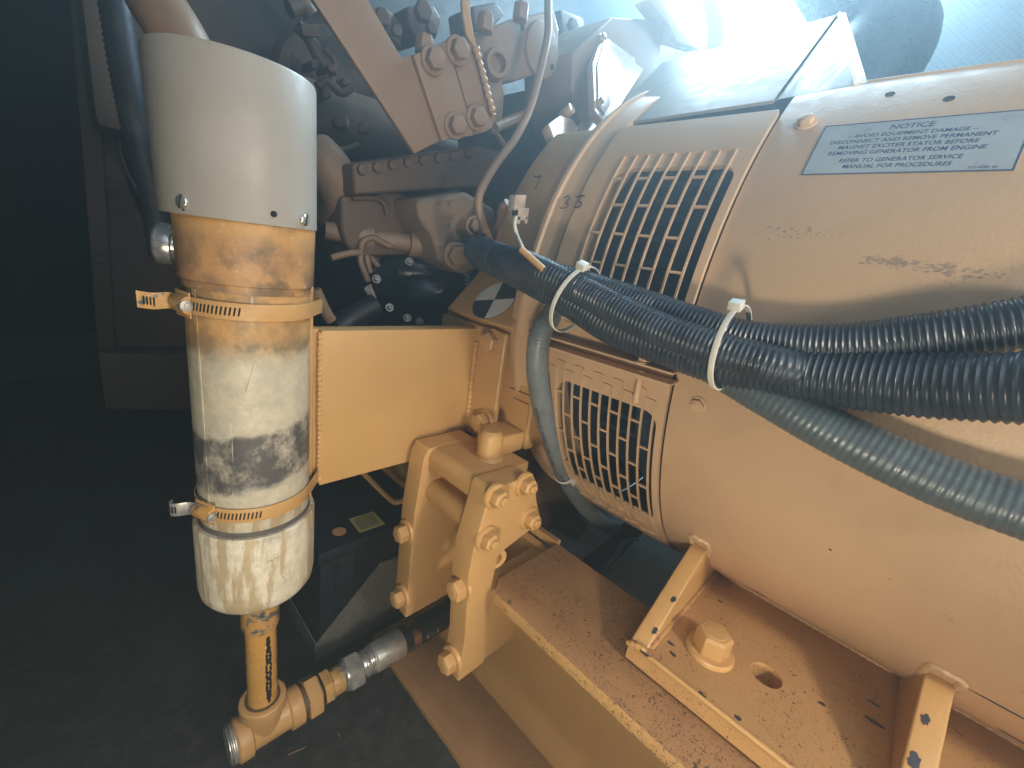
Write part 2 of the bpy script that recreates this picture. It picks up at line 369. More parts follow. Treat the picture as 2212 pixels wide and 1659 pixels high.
# ================================================================== HEATER
H = thing('engine_heater', 'upright cylindrical coolant heater with grey guard sleeve and stained white lower body', 'heater', (HX, HY, -.335))
def H_l(prof, name, mat, **k): b = MB(); b.lathe((HX, HY, 0), (0, 0, 1), prof, 96, **k); return b.build(name, mat, H, 0, 40)
H_l([(-.052, .0445), (-.262, .0450)], 'heater_body', m_body)
H_l([(.004, .0485), (-.0465, .0474), (-.0470, .0462), (-.0470, .044)], 'collar', m_collar)
H_l([(-.044, .0455), (-.0530, .0452)], 'collar_lip', m_collar)
H_l([(-.262, .044), (-.262, .0490), (-.2645, .0503), (-.331, .0503), (-.340, .0490), (-.345, .0458), (-.347, .040), (-.3475, .01)], 'end_cap', m_cap)
b = MB(); b.lathe((HX, HY, 0), (0, 0, 1), [(-.2575, .0453), (-.2625, .0462), (-.2625, .0492)], 96, cap=False); b.build('cap_joint', plain('dirty_joint', (.10, .09, .08), .6), H)
# vertical body seam and raised scrape marks
b = MB()
pa = hc(1, 1, .045)
sx = lambda az, r: V((HX + r * math.sin(R_(az)), HY - r * math.cos(R_(az)), 0))
b.strip([sx(-64, .0452) + V((0, 0, z)) for z in (-.053, -.255)], lambda i: (.002 * math.cos(R_(64)), .002 * -.9, 0), .0008, lambda i: sx(-64, 1) - V((HX, HY, 0)))
b.build('body_seam', m_body, H)
p0, p1 = hc(*z4(1515, 1190), .0452), hc(*z4(1455, 1385), .0452)
b = MB(); b.tube(spline([p0, (p0 + p1) / 2, p1], .001), lambda i: .0007 + .0003 * noise.noise(V((i * .7, 0, 0))), 8); b.build('dried_paint_run', plain('dried_run', (.62, .52, .38), .4), H)
# sleeve: open grey guard tube with rolled top rim
Sl = [(.0995, .0512), (.1005, .0520), (.0985, .0528), (.06, .0527), (0, .0524), (-.0015, .0522), (-.0015, .0508), (.0995, .0508)]
sl = MB(); sl.lathe((HX - .0030, HY + .0005, 0), (-.02, 0, 1), Sl[::-1] + [Sl[-1]][:0], 128, cap=False); SLV = sl.build('guard_sleeve', m_sleeve, H, 0, 50)
def screw(px, py):
    p = hc(px, py, .0526) + V((-.0022, 0, 0)); n = V((p.x - HX, p.y - HY, 0)).normalized(); a, bb, _ = frame(n); q = MB()
    q.lathe(p, n, [(-.001, .0045), (.0006, .0045), (.0016, .0038), (.0021, .0020), (.0022, .0001)], 28); s = q.build('slotted_screw', m_steel, H, 0, 50)
    d = (bb * .96 + a * .25).normalized(); q = MB(); q.obox(p + n * .0012, d * .0042, d.cross(n) * .00045, n * .0011); q.build('screw_slot', m_hole, s)
screw(*z1(1200, 1302)); screw(*z1(1975, 1418))
for px, py, r in ((*z1(1783, 1380), .0021), (*z1(1205, 1350), .0011)):
    p = hc(px, py, .0527) + V((-.0022, 0, 0)); n = V((p.x - HX, p.y - HY, 0)).normalized(); q = MB(); q.lathe(p, n, [(-.0004, r), (.0002, r)], 20); q.build('drilled_hole', m_hole, H)
# nipple, pipe, tee
b = MB(); b.lathe((HX, HY, 0), (0, 0, 1), [(-.345, .0172), (-.400, .0178), (-.4035, .0168)], 40); b.build('coupling', m_flake, H, 0, 40)
# gland behind (electrical connector on the left)
g0 = at(350, 530, y=.455); gx = V((-.9, .35, .05)).normalized()
b = MB(); c0 = V((HX, HY + .01, g0.z)) + V((-.035, .02, 0)); b.lathe(g0 + V((.030, -.012, 0)), gx, [(0, .009), (.008, .009), (.008, .0145), (.018, .0145), (.018, .012), (.024, .012), (.024, .0165), (.034, .0165), (.036, .0145)], 18)
b.build('cable_gland', m_steel, H, .0006, 25)

# ---- pipe work (stands on the hose line, hangs below the heater)
TZ = -.550
T = thing('drain_pipe', 'tan painted pipe with a tee fitting below the heater', 'pipe', (HX, HY, TZ))
b = MB(); b.lathe((HX, HY, 0), (0, 0, 1), [(-.352, .0147), (-.532, .0147)], 40); b.build('pipe', paint('glossy_pipe_paint', (.60, .32, .08), .25), T, 0, 40)
b = MB(); path = []
v = []; rr = random.Random(3); L = []; Rr = []
for k in range(40):
    t = k / 39; z = -.410 - .092 * t; wdt = .0010 + .0016 * rr.random() + .0012 * math.sin(t * 3.1)
    cx0 = -.10 + .02 * math.sin(t * 6)
    for s_, arr in ((-1, L), (1, Rr)):
        a = math.atan2(-.02, -1) + .0; az = math.degrees(cx0) + s_ * math.degrees(wdt / .0147) + 16
        arr.append(V((HX + .0150 * math.sin(R_(az)), HY - .0150 * math.cos(R_(az)), z)))
nL = len(L); b.add(L + Rr, [(i, i + 1, nL + i + 1, nL + i) for i in range(nL - 1)]); b.build('scorched_seam', m_hole, T, label='black burnt streak down the pipe')
X0 = at(505, 1595, z=TZ).x
b = MB(); b.lathe((HX - .029, HY, TZ), (1, 0, 0), [(0, .0215), (.002, .0235), (.014, .0235), (.016, .0195), (.053, .0195), (.055, .0230), (.068, .0230), (.069, .021)], 48)
b.lathe((HX, HY, TZ), (0, 0, 1), [(0, .0190), (.028, .0195), (.0285, .0235), (.042, .0235), (.0435, .0215)], 48)
b.build('tee', m_tan, T, .0005, 30)
b = MB(); b.lathe((HX, HY, 0), (0, 0, 1), [(-.5070, .0205), (-.5060, .0150)], 48); b.build('tee_gasket', plain('dirty_sealant', (.10, .06, .03), .7), T)
b = MB(); b.lathe((HX - .029, HY, TZ), (-1, 0, 0), [(0, .0200), (.004, .0200), (.004, .0180), (.007, .0180), (.007, .0165), (.0072, .001)], 32)
b.build('threaded_plug', m_zinc, T, .0004, 30)
for k in range(3):
    b = MB(); b.lathe((HX - .0305 - k * .0018, HY, TZ), (-1, 0, 0), [(0, .0205), (.0005, .0212), (.001, .0205)], 32); b.build('plug_thread', m_steel, T)
def xl(prof, x, name, mat, par, n=40, bev=.0004, ang=30, **k): b = MB(); b.lathe((x, HY, TZ), (1, 0, 0), prof, n); return b.build(name, mat, par, bev, ang, **k)
xb = HX + .040
xl([(0, .0185), (.006, .0185)], xb, 'threaded_nipple', plain('dark_thread', (.12, .07, .04), .6), T)
b = MB(); b.hexa((xb + .005, HY, TZ), (1, 0, 0), .017, .042, 20); b.build('bushing', m_tan, T, .0008, 25)
xl([(0, .0178), (.004, .0178)], xb + .021, 'joint_ring', m_hole, T)
b = MB(); b.hexa((xb + .025, HY, TZ), (1, 0, 0), .012, .036, 5); b.build('adapter_nut', m_flake, T, .0008, 25)
xl([(0, .0165), (.014, .0165), (.016, .014)], xb + .036, 'adapter', m_flake, T)
# ---- hose with crimp
HO = thing('coolant_hose', 'black rubber coolant hose with bright crimped steel end fitting', 'hose', (xb + .05, HY, TZ))
hx = xb + .050
xl([(0, .0150), (.004, .0185), (.008, .0185), (.010, .0165), (.014, .0165)], hx, 'swivel_collar', m_steel, HO)
b = MB(); b.hexa((hx + .006, HY, TZ), (1, 0, 0), .020, .040, 12); b.build('swivel_nut', m_zinc, HO, .0009, 25)
xl([(0, .0150), (.004, .0150), (.005, .0178), (.008, .0178), (.009, .0160), (.012, .0160), (.013, .0180), (.016, .0182), (.018, .0170), (.020, .0170)], hx + .026, 'fitting_shoulder', m_steel, HO)
xl([(0, .0170), (.002, .0195), (.041, .0200), (.044, .0190)], hx + .044, 'crimp_ferrule', m_zinc, HO)
b = MB(); p = V((hx + .062, HY - .0196, TZ - .004)); b.lathe(p, (0, -1, -.2), [(0, .0011), (.0004, .0011)], 12); b.build('ferrule_hole', m_hole, HO)
b = MB(); b.tube(spline([(hx + .084, HY, TZ), (hx + .14, HY, TZ), (hx + .19, HY + .004, TZ - .001), (hx + .30, HY + .03, TZ - .004)], .01), .0187, 32); b.build('hose', m_rub2, HO, 0, 60)
xl([(0, .0185), (.0005, .0196), (.0125, .0196), (.013, .0185)], hx + .100, 'ring_band', m_copper, HO)
def hosefn(x0): return lambda u, v_: V((x0 + u, HY - .0190 * math.cos(v_ / .019), TZ + .0190 * math.sin(v_ / .019)))
put_text('hose_print', HO, '6 -16', .011, lambda u, v_: hosefn(hx + .120)(u, v_ - .0005), plain('grey_print', (.32, .34, .34), .6), 'LEFT')
put_text('hose_print', HO, 'MT', .009, lambda u, v_: hosefn(hx + .089)(u, v_ - .004), plain('grey_print_dim', (.12, .12, .12), .6), 'LEFT')

# ================================================================== SUPPORT ARM
A = thing('support_arm', 'flat sided tan steel box arm carrying the heater', 'support arm', (.355, .43, -.17))
ay0, ay1 = .395, .452
b = MB()
b.box(.160, .352, ay0, ay0 + .004, -.2515, -.0885); b.box(.160, .352, ay0 + .004, ay0 + .021, -.0925, -.0885); b.box(.160, .352, ay0 + .004, ay0 + .021, -.2515, -.2475)
b.build('box_beam', m_tan, A, .0007)
b = MB(); b.box(.352, .3605, .345, ay1 + .02, -.228, -.084); EPL = b.build('end_plate', m_tan, A, .004, seg=3)
b = MB(); b.prism([(.1475, .3935, -.048), (.1515, .3935, -.048), (.1515, .43, -.048), (.1475, .43, -.048)], (0, 0, -.214)); b.build('mounting_strip', m_tan, A, .0005)
b = MB(); b.box(.1517, .1600, .402, .446, -.240, -.088); b.build('saddle_plate', m_tan, A, .0006)
weld(A, [(.1595, .3975, -.090), (.1600, .3975, -.17), (.1605, .3975, -.248)], .0028)
weld(A, [(.3505, .3935, -.105), (.3505, .3935, -.15), (.3505, .3935, -.205)], .0036)
for px in ((1048, 740), (1028, 915)):
    p = at(*px, x=.338); p.x = .352; bolt(A, p, (-1, 0, 0), .0215, .011, .0165, 25, wt=.0035)
bm_ = MB(); bm_.box(.3607, .3660, .350, ay1 + .02, -.232, -.080); bm_.build('backing_plate', m_tan, A, .003)

# ---- hose clamps
def clamp(label, zc, az, tail):
    K = thing('hose_clamp', label, 'hose clamp', (HX, HY, zc), 'worm drive hose clamps on the heater')
    # band follows circle plus the strip corner
    pts = []
    hull = []
    for a in range(0, 360, 4): hull.append((HX + .0462 * math.cos(R_(a)), HY + .0462 * math.sin(R_(a))))
    hull += [(.1530, .3920), (.1605, .3985), (.1610, .43)]
    def cross(o, a, b): return (a[0] - o[0]) * (b[1] - o[1]) - (a[1] - o[1]) * (b[0] - o[0])
    hull = sorted(set(hull)); lo = []; up = []
    for p in hull:
        while len(lo) > 1 and cross(lo[-2], lo[-1], p) <= 0: lo.pop()
        lo.append(p)
    for p in hull[::-1]:
        while len(up) > 1 and cross(up[-2], up[-1], p) <= 0: up.pop()
        up.append(p)
    loop = lo[:-1] + up[:-1]; n = len(loop); path = [V((*q, zc)) for q in loop + [loop[0]]]
    def nrm(i): t = (path[min(i + 1, n)] - path[max(i - 1, 0)]); return V((t.y, -t.x, 0)).normalized()
    b = MB(); b.strip(path, lambda i: (0, 0, .0128), .0009, nrm); band = b.build('band', m_tan, K, .0003, 50)
    q = lambda a, r, dz=0: V((HX + r * math.sin(R_(a)), HY - r * math.cos(R_(a)), zc + dz))
    for k in range(12):                              # slots
        a = az + 9 + k * 3.6
        b = MB(); c = q(a, .0472); rad = (q(a, 1) - V((HX, HY, zc))).normalized(); tt = V((rad.y, -rad.x, 0)) * -1
        b.obox(c, tt * .0006, V((.0, 0, .0031)) + tt * .0006, rad * .0002); b.build('slot', m_hole, band)
    rad = (q(az - 4, 1) - V((HX, HY, zc))).normalized(); t = V((-rad.y, rad.x, 0)); c = q(az - 4, .0473)
    if t.x < 0: t = -t
    b = MB(); prof = []
    for k in range(13):                              # saddle of the housing: domed shell extruded along the band
        u = -1 + k / 6; prof.append(c + V((0, 0, u * .0085)) + rad * (.0006 + .0060 * max(0, 1 - (u * 1.25)**2)**.5) - t * .010)
    prof += [c + V((0, 0, .0085)) - t * .010, c - V((0, 0, .0085)) - t * .010]
    b.prism(prof, t * .0185); hs = b.build('screw_housing', m_flake, K, .0006, 40)
    b = MB(); b.obox(c - t * .001, t * .0105, V((0, 0, .0095)), rad * .0012); b.build('housing_flange', m_tan, K, .0004)
    b = MB(); b.lathe(c + rad * .0028 - t * .013, t, [(0, .0030), (.024, .0030)], 16); b.lathe(c + rad * .0030 + t * .0085, t, [(0, .0042), (.0016, .0042), (.0016, .0024), (.004, .0024)], 20)
    b.build('worm_screw', m_zinc, K, .0002, 30)
    # loose tail
    st = c + rad * .0012 - t * .008
    pp = [st, st - t * .008 + rad * .0015] + [st + V(x_) for x_ in tail(t, rad)]; sp = spline(pp, .002)
    def nn(i): d = (sp[min(i + 1, len(sp) - 1)] - sp[max(i - 1, 0)]); return d.cross(V((0, 0, 1))).normalized() * -1
    b = MB(); b.strip(sp, lambda i: (0, 0, .0122), .0007, nn); tl = b.build('band_tail', m_flake if zc > -.1 else m_zinc, K, .0002, 50)
    for k in range(4):
        i = len(sp) - 3 - k * 1
        if i > 2:
            b = MB(); d = (sp[i] - sp[i - 1]).normalized(); b.obox(sp[i] - nn(i) * .0003, d * .0005, V((0, 0, .003)), nn(i) * .0015); b.build('slot', m_hole, tl)
clamp('upper tan hose clamp with its loose slotted tail pointing left', -.0655, -72, lambda t, r: [-t * .011 + r * .011 + V((0, 0, -.001)), -t * .012 + r * .021 + V((0, 0, .0005))])
clamp('lower tan hose clamp with its bare tail curled back', -.2395, -60, lambda t, r: [-t * .014 + r * .008, -t * .019 + r * .010, -t * .022 + r * .005])

# ================================================================== BRACKET
B = thing('engine_foot_bracket', 'tan bolted steel bracket of two thick arms joined by round bars on the base rail', 'bracket', (.30, .31, -.455))
def arm(y0, dy, top=True):
    pr = [at(*b2(865, 1659), y=.25), at(*b2(893, 1200), y=.25), at(*b2(935, 1000), y=.25), at(*b2(965, 900), y=.25), at(*b2(1025, 690), y=.25), at(*b2(1034, 650), y=.25), at(*b2(1060, 612), y=.25), at(*b2(1180, 575), y=.25),
          at(*b2(1330, 522), y=.25), at(*b2(1352, 545), y=.25), at(*b2(1362, 700), y=.25), at(*b2(1385, 800), y=.25), at(*b2(1368, 868), y=.25), at(*b2(1300, 912), y=.25), at(*b2(1130, 1045), y=.25), at(*b2(1095, 1085), y=.25), at(*b2(1085, 1120), y=.25), at(*b2(1045, 1320), y=.25)]
    pr = [V((q.x, y0, q.z)) for q in pr] + [V((.291, y0, -.379)), V((.2955, y0, -.455)), V((.2563, y0, -.455))]
    b = MB(); b.prism(pr, (0, dy, 0)); return b.build('bracket_arm', m_tan, B, .0022, 30, seg=3)
def stiff(y0, dy): b = MB(); b.prism([(.2905, y0, -.352), (.400, y0, -.352), (.400, y0, -.455), (.2955, y0, -.455)], (0, dy, 0)); return b.build('stiffener_plate', m_tan, B, .001)
arm(.25, .0285); stiff(.253, .024)
# left arm: lower web without the lobe
lp = [(.2563, -.4550), (.2560, -.31), (.2565, -.2950), (.2625, -.2300), (.2680, -.2190), (.3350, -.2190), (.3350, -.455)]
b = MB(); b.prism([(x_, .3585, z_) for x_, z_ in lp], (0, .0285, 0)); b.build('bracket_arm', m_tan, B, .002, 30, seg=3)
b = MB(); b.prism([(.3352, .3612, -.23), (.400, .3612, -.23), (.400, .3612, -.455), (.3352, .3612, -.455)], (0, .0235, 0)); b.build('stiffener_plate', m_tan, B, .001)
# bars between the arms
b = MB(); zt_ = -.2195; r_ = .012
prf = [(.2685 + r_ - r_ * math.cos(R_(a)), zt_ - r_ + r_ * math.sin(R_(a))) for a in range(0, 91, 10)] + [(.350, zt_), (.350, zt_ - .022), (.2685, zt_ - .022)]
b.prism([(x_, .278, z_) for x_, z_ in prf], (0, .082, 0)); b.build('top_block', m_tan, B, .0008, 40)
b = MB(); prf = [(.2685 + .014 - .014 * math.cos(R_(a)), -.262 - .014 + .014 * math.sin(R_(a))) for a in range(-60, 91, 10)] + [(.325, -.262), (.325, -.292)]
b.prism([(x_, .278, z_) for x_, z_ in prf], (0, .082, 0)); b.build('cross_bar', m_tan, B, .0008, 40)
b = MB(); b.box(.300, .345, .2782, .3583, -.262, -.2415); b.build('inner_web', m_tan, B, .0005)
for px in ((978, 1278), (958, 1437)):
    p = at(*px, x=.243); bolt(B, (.2560, p.y, p.z), (-1, 0, 0), .0200, .0115, .0158, 28, wt=.0035)
for px in ((858, 1155), (850, 1296)):
    p = at(*px, x=.243); bolt(B, (.2560, p.y - .001, p.z), (-1, 0, 0), .0190, .0110, .0150, 20, wt=.0035)
for px, rt in ((b2(1115, 692), 10), (b2(1318, 608), 12), (b2(1345, 845), 6), (b2(1050, 988), 14)):
    p = at(*px, y=.240); bolt(B, (p.x, .250, p.z), (0, -1, 0), .0165, .0100, .0135, rt, nut=True, wt=.003)

# ---- engine foot casting above bracket
E = thing('engine', 'large dark tan painted diesel engine behind the heater', 'engine', (.75, 1.2, -.4))
b = MB(); b.lathe((.317, .311, -.2200), (0, 0, 1), [(0, .0175), (.003, .0145), (.024, .0140), (.030, .0130), (.034, .009)], 32); b.build('foot_post', m_tan, E, .0005, 40)
b = MB(); b.box(.326, .3664, .304, .345, -.2198, -.1955); b.build('foot_post_rear', m_tan, E, .004, seg=3)
b = MB(); b.box(.3663, .425, .300, .47, -.2195, -.075); b.build('mount_casting', m_tan, E, .005, seg=3)
b = MB(); b.box(.3635, .3665, .303, .330, -.1880, -.160); b.build('cast_pad', m_tan, E, .003, seg=2)
for z_ in (-.150, -.118): b = MB(); b.box(.3650, .3665, .3005, .338, z_, z_ + .0007); b.build('parting_line', m_hole, E)
# sloped web with target
c = at(1068, 648, y=.392)
nT = V((-.73, 0, .683)).normalized()
aT = V((0, 1, 0)) - nT * nT.y; aT.normalize(); bT = nT.cross(aT)
if bT.z < 0: bT = -bT
b = MB(); c3 = V((c.x, 0, c.z)); b.prism([V((q_.x, .335, q_.z)) for q_ in (c3 - bT * .033, c3 + bT * .060, c3 + bT * .060 + V((.05, 0, 0)), V((.47, 0, -.095)), c3 - bT * .033 + V((.02, 0, -.012)))], (0, .125, 0)); b.build('sloped_web', m_tan, E, .004, seg=3)
Tg = thing('target_sticker', 'round black and white quartered target sticker on the engine mount', 'sticker', c)
rT = .0305
def tdir(px, py):
    # in-plane direction that points at a photo position
    d = V(ray((px, py))); t = (c + nT * .0006).dot(nT) / d.dot(nT); return (d * t - (c + nT * .0006))
d0 = tdir(*z5(1405, 568)); d1 = tdir(*z5(1472, 712)); d0.normalize(); d1 = (d1 - d0 * d0.dot(d1)).normalized()
def tp(a, r, h): return c + nT * h + (d0 * math.cos(R_(a)) + d1 * math.sin(R_(a))) * r
for k in range(4):
    b = MB(); b.prism([c + nT * .0003] + [tp(k * 90 + j * 9, rT, .0003) for j in range(11)], nT * .0005)
    b.build('white_quarter' if k in (1, 3) else 'black_quarter', m_white if k in (1, 3) else m_ink, Tg)
b = MB(); b.prism([tp(j * 6, rT + .0007, .0) for j in range(60)], nT * .0003); b.build('sticker_backing', m_ink, Tg)

# ================================================================== BASE RAIL
RL = thing('base_rail', 'brown speckled tan steel channel base rail under bracket and generator', 'rail', (.33, 0, FZ))
RX0, RX1, RZ = .2785, .400, -.335
rr = random.Random(5)
b = MB(); ys = [-.75 + .0135 * i for i in range(74)]; ys = [y_ for y_ in ys if y_ < .232] + [.236]
front = [(RX0 + (.0012 * noise.noise(V((y_ * 60, 0, 0)))), y_) for y_ in ys]
b.prism([(x_, y_, RZ - .0135) for x_, y_ in front] + [(RX0 + .018, .250, RZ - .0135), (RX1, .250, RZ - .0135), (RX1, -.75, RZ - .0135)], (0, 0, .0135)); b.build('top_flange', m_rail, RL, .0012)
b = MB(); b.box(RX1 - .012, RX1, -.75, 1.2, FZ + .014, RZ - .0137); b.build('web', m_tan, RL)
b = MB(); b.box(.405 - .005, .408, .2505, .60, -.345, RZ + .001); b.build('rear_flange', m_rail, RL)
b = MB(); ys = [-.75 + .0125 * i for i in range(100)]; ys = [y_ for y_ in ys if y_ < .47] + [.474]
front = [(RX0 + .0022 * noise.noise(V((y_ * 45, 3, 0))) + .001 * noise.noise(V((y_ * 160, 5, 0))), y_) for y_ in ys]
b.prism([(x_, y_, FZ) for x_, y_ in front] + [(RX1, .474, FZ), (RX1, -.75, FZ)], (0, 0, .014)); b.build('bottom_flange', paint('rail_flange_paint', TAN, .42, dust_shade=.85, speck=.12), RL, .0014)  # heavy dust tint also carries the flange's shade
b = MB(); n_ = 10; b.prism([(RX1 - .012, -.75, FZ + .014)] + [(RX1 - .012 - .026 * (1 - math.sin(R_(9 * k))), -.75, FZ + .014 + .026 * (1 - math.cos(R_(9 * k)))) for k in range(n_ + 1)], (0, 1.22, 0)); b.build('fillet', m_tan, RL, 0, 50)
p = at(1345, 1650, z=-.560); bolt(RL, (p.x, p.y, FZ + .014), (0, -.02, 1), .022, .012, .017, 10, mat=m_foot)
# loose lug behind the right arm
p = at(*b2(1130, 1120), y=.243); b = MB(); b.lathe((p.x + .004, .262, p.z - .006), (-.25, -1, 0), [(0, .0125), (.007, .0125), (.007, .0068), (0, .0068)], 24, cap=False); b.build('lifting_ring', m_tan, RL, 0, 40)

# ================================================================== GENERATOR
G = thing('generator', 'big cylindrical tan generator with punched air grilles and welded feet', 'generator', (GX, 0, GZ - GR))
TH0, TH1 = -100, 48.3
def gshell(th0, th1, y0, y1, r0, r1, nt=70, ny=2):
    gi = [[GC(th0 + (th1 - th0) * i / nt, y0 + (y1 - y0) * j / ny, r0) for j in range(ny + 1)] for i in range(nt + 1)]
    go = [[GC(th0 + (th1 - th0) * i / nt, y0 + (y1 - y0) * j / ny, r1) for j in range(ny + 1)] for i in range(nt + 1)]
    return MB().shell(gi, go)
gshell(TH0, TH1, -1.3, .1388, GR - .006, GR).build('barrel', m_gen, G, .0008, 40)
b = MB(); b.lathe((GX, -1.2, GZ), (0, 1, 0), [(0, GR - .04), (1.34, GR - .04)], 64); b.build('stator_core', m_coil, G)
b = MB(); b.lathe((GX, .141, GZ), (0, 1, 0), [(0, GR - .055), (.02, GR - .035), (.03, GR - .07), (.055, GR - .05), (.07, GR - .09), (.12, GR - .09), (.13, GR - .05), (.15, GR - .05)], 72); b.build('end_winding', m_coil, G, 0, 50)
for k in range(26):
    th = -75 + k * 6.2; b = MB(); b.obox(GC(th, .215, GR - .088), V((0, .05, 0)), (GC(th + 1, .2, 1) - GC(th, .2, 1)) * .22, (GC(th, .2, 1) - GC(th, .2, 0)) * .022); b.build('fan_blade', plain('fan_blade_grey', (.03, .05, .08), .6) if k == 0 else bpy.data.materials['fan_blade_grey'], G)
# covers with rounded windows
def win(th0, th1, y0, y1, wt0, wt1, wy0, wy1, cr=.014, r0=GR - .001, r1=GR + .0035, name='grille_cover', mat=None):
    rad = GR * math.pi / 180; cxw, cyw = (wt0 + wt1) / 2 * rad, (wy0 + wy1) / 2; hw, hh = (wt1 - wt0) / 2 * rad, (wy1 - wy0) / 2
    loop = []
    for sx_, sy_, a0 in ((1, 1, 0), (-1, 1, 90), (-1, -1, 180), (1, -1, 270)):
        for k in range(7): a = R_(a0 + 15 * k); loop.append((cxw + sx_ * (hw - cr) + cr * math.cos(a), cyw + sy_ * (hh - cr) + cr * math.sin(a)))
    # densify
    L2 = []
    for i in range(len(loop)):
        a, b_ = loop[i], loop[(i + 1) % len(loop)]; n = max(1, int(math.hypot(a[0] - b_[0], a[1] - b_[1]) / .008))
        for k in range(n): L2.append((a[0] + (b_[0] - a[0]) * k / n, a[1] + (b_[1] - a[1]) * k / n))
    X0_, X1_ = th0 * rad, th1 * rad; out = []
    for x_, y_ in L2:
        # map window boundary onto outer rectangle, axis by axis with clamping by sector
        dx, dy = (x_ - cxw) / hw, (y_ - cyw) / hh; m_ = max(abs(dx), abs(dy)); dx /= m_; dy /= m_
        out.append(((X1_ - cxw) * dx + cxw if dx > 0 else (cxw - X0_) * dx + cxw, (y1 - cyw) * dy + cyw if dy > 0 else (cyw - y0) * dy + cyw))
    K = 10; n = len(L2); b = MB(); v = []
    for r in (r0, r1):
        for k in range(K + 1):
            for i in range(n):
                x_ = L2[i][0] + (out[i][0] - L2[i][0]) * k / K; y_ = L2[i][1] + (out[i][1] - L2[i][1]) * k / K; v.append(GC(x_ / rad, y_, r))
    o = (K + 1) * n; f = []
    for k in range(K):
        for i in range(n):
            j = (i + 1) % n; q = (k * n + i, k * n + j, (k + 1) * n + j, (k + 1) * n + i); f += [q, tuple(t + o for t in q[::-1])]
    for k in (0, K):
        for i in range(n): j = (i + 1) % n; f.append((k * n + i, k * n + j, k * n + j + o, k * n + i + o))
    b.add(v, f); return b.build(name, mat or m_gen, G, .0, 40)
CY0, CY1 = .1405, .292
# lower window from the photo's corners
lt = [cyl(*z6(168, 515)), cyl(*z6(608, 680)), cyl(*z6(592, 1120)), cyl(*z6(290, 960))]
ut = [cyl(*z3(330, 835)), cyl(*z3(870, 795)), cyl(*z3(605, 1450)), cyl(*z3(110, 1265))]
print('LOWER', [(round(a, 1), round(c_, 3)) for a, c_ in lt]); print('UPPER', [(round(a, 1), round(c_, 3)) for a, c_ in ut])
thb = cyl(*z6(680, 500))[0], cyl(*z6(105, 345))[0]; print('BAR', thb, cyl(*z6(680, 500))[1], cyl(*z6(105, 345))[1])
lw = (-43.5, lt[0][0], .158, .272); uw = (-1, ut[0][0], .149, .255)
THB = -4.3
win(-62, THB, CY0, CY1, -38.5, -10.8, .1465, .262, name='lower_grille_cover')
gshell(-200, -62, CY0, CY1, GR - .001, GR + .0035, 60).build('belly_cover', m_gen, G, 0, 40)
win(THB + .3, 42, CY0, CY1, 5.0, 30.3, .1475, .262, name='upper_grille_cover')
def bars(th0, th1, y0, y1, n, name, ncr, mat, up):
    g_ = []
    for k in range(n):
        y_ = y0 + (y1 - y0) * k / (n - 1); t1 = th1 + (1.5 if k % 2 else 0) * up; t0 = th0 - (1.0 if k % 2 else 0)
        gi = [[GC(t0 + (t1 - t0) * i / 26, y_ + s_ * .0009, GR + .0032) for s_ in (-1, 1)] for i in range(27)]
        go = [[GC(t0 + (t1 - t0) * i / 26, y_ + s_ * .0009, GR + .0052) for s_ in (-1, 1)] for i in range(27)]
        MB().shell(gi, go).build('grille_bar', mat, G, 0, 60)
        if k < n - 1:
            yb = y0 + (y1 - y0) * (k + 1) / (n - 1); off = .5 if k % 2 else 0
            ths = [th0 - (1 if k % 2 else 0), t1 - (0 if k % 2 else -1.5) * up * 0] + [th0 + (th1 - th0) * (j + off) / ncr for j in range(1 - (k % 2), ncr) if th0 < th0 + (th1 - th0) * (j + off) / ncr < th1]
            for j, th in enumerate(ths):
                dt = .19; gi = [[GC(th + s_ * dt, yy, GR + .0032) for s_ in (-1, 1)] for yy in (y_ + .00091, yb - .00091)]; go = [[GC(th + s_ * dt, yy, GR + .0050) for s_ in (-1, 1)] for yy in (y_ + .00091, yb - .00091)]
                MB().shell(gi, go).build('grille_cross_bar', mat, G, 0, 60)
bars(-47, -8.6, .1500, .2765, 12, 'a', 4, m_gen, 1)
bars(1.5, 33.3, .1560, .2620, 9, 'b', 3, m_gen, 0)
# seam bead ring at y=.14
gshell(-75, 46, .1389, .1404, GR - .005, GR - .0015).build('seam_gap', m_hole, G)
# clamp bars above the lower cover
for dth, nm in ((0.0, 'clamp_bar'), (1.75, 'clamp_bar')):
    th = THB + dth; b = MB(); tt = (GC(th + 1, 0, 1) - GC(th, 0, 1)).normalized(); nn = (GC(th, 0, 1) - GC(th, 0, 0)).normalized()
    b.obox(GC(th, .2165, GR + .003), V((0, .082, 0)), tt * .0011, nn * .016); b.build(nm, m_gen, G, .0006)
for yb_ in (.165, .275):
    nn = (GC(THB, 0, 1) - GC(THB, 0, 0)).normalized(); tt = (GC(THB + 1, 0, 1) - GC(THB, 0, 1)).normalized(); p = GC(THB + 1.75, yb_, GR + .012)
    bolt(G, p + tt * .0012, tt, .010, .0045, .0072, 10, mat=m_gen, wt=.001)
    b = MB(); b.rod(p - tt * .007, p - tt * .036, .0028, n=14); b.hexa(p - tt * .0085, -tt, .006, .0095, 5); b.build('stud', m_gen, G, .0003, 30)
p = cylp(*z6(782, 635)); nn = (p - V((GX, p.y, GZ))).normalized(); bolt(G, p, nn, .0095, .0035, .0075, 12, mat=m_gen, wt=.0012)
p = cylp(*z3(1172, 587)); nn = (p - V((GX, p.y, GZ))).normalized(); bolt(G, p, nn, .0105, .004, .008, 12, mat=m_gen, wt=.0012)
for q_ in (z3(1573, 449), z3(1854, 471)):
    p = cylp(*q_); nn = (p - V((GX, p.y, GZ))).normalized(); b = MB(); b.lathe(p, nn, [(0, .0030), (.0003, .0030)], 16); b.build('drilled_hole', m_hole, G)
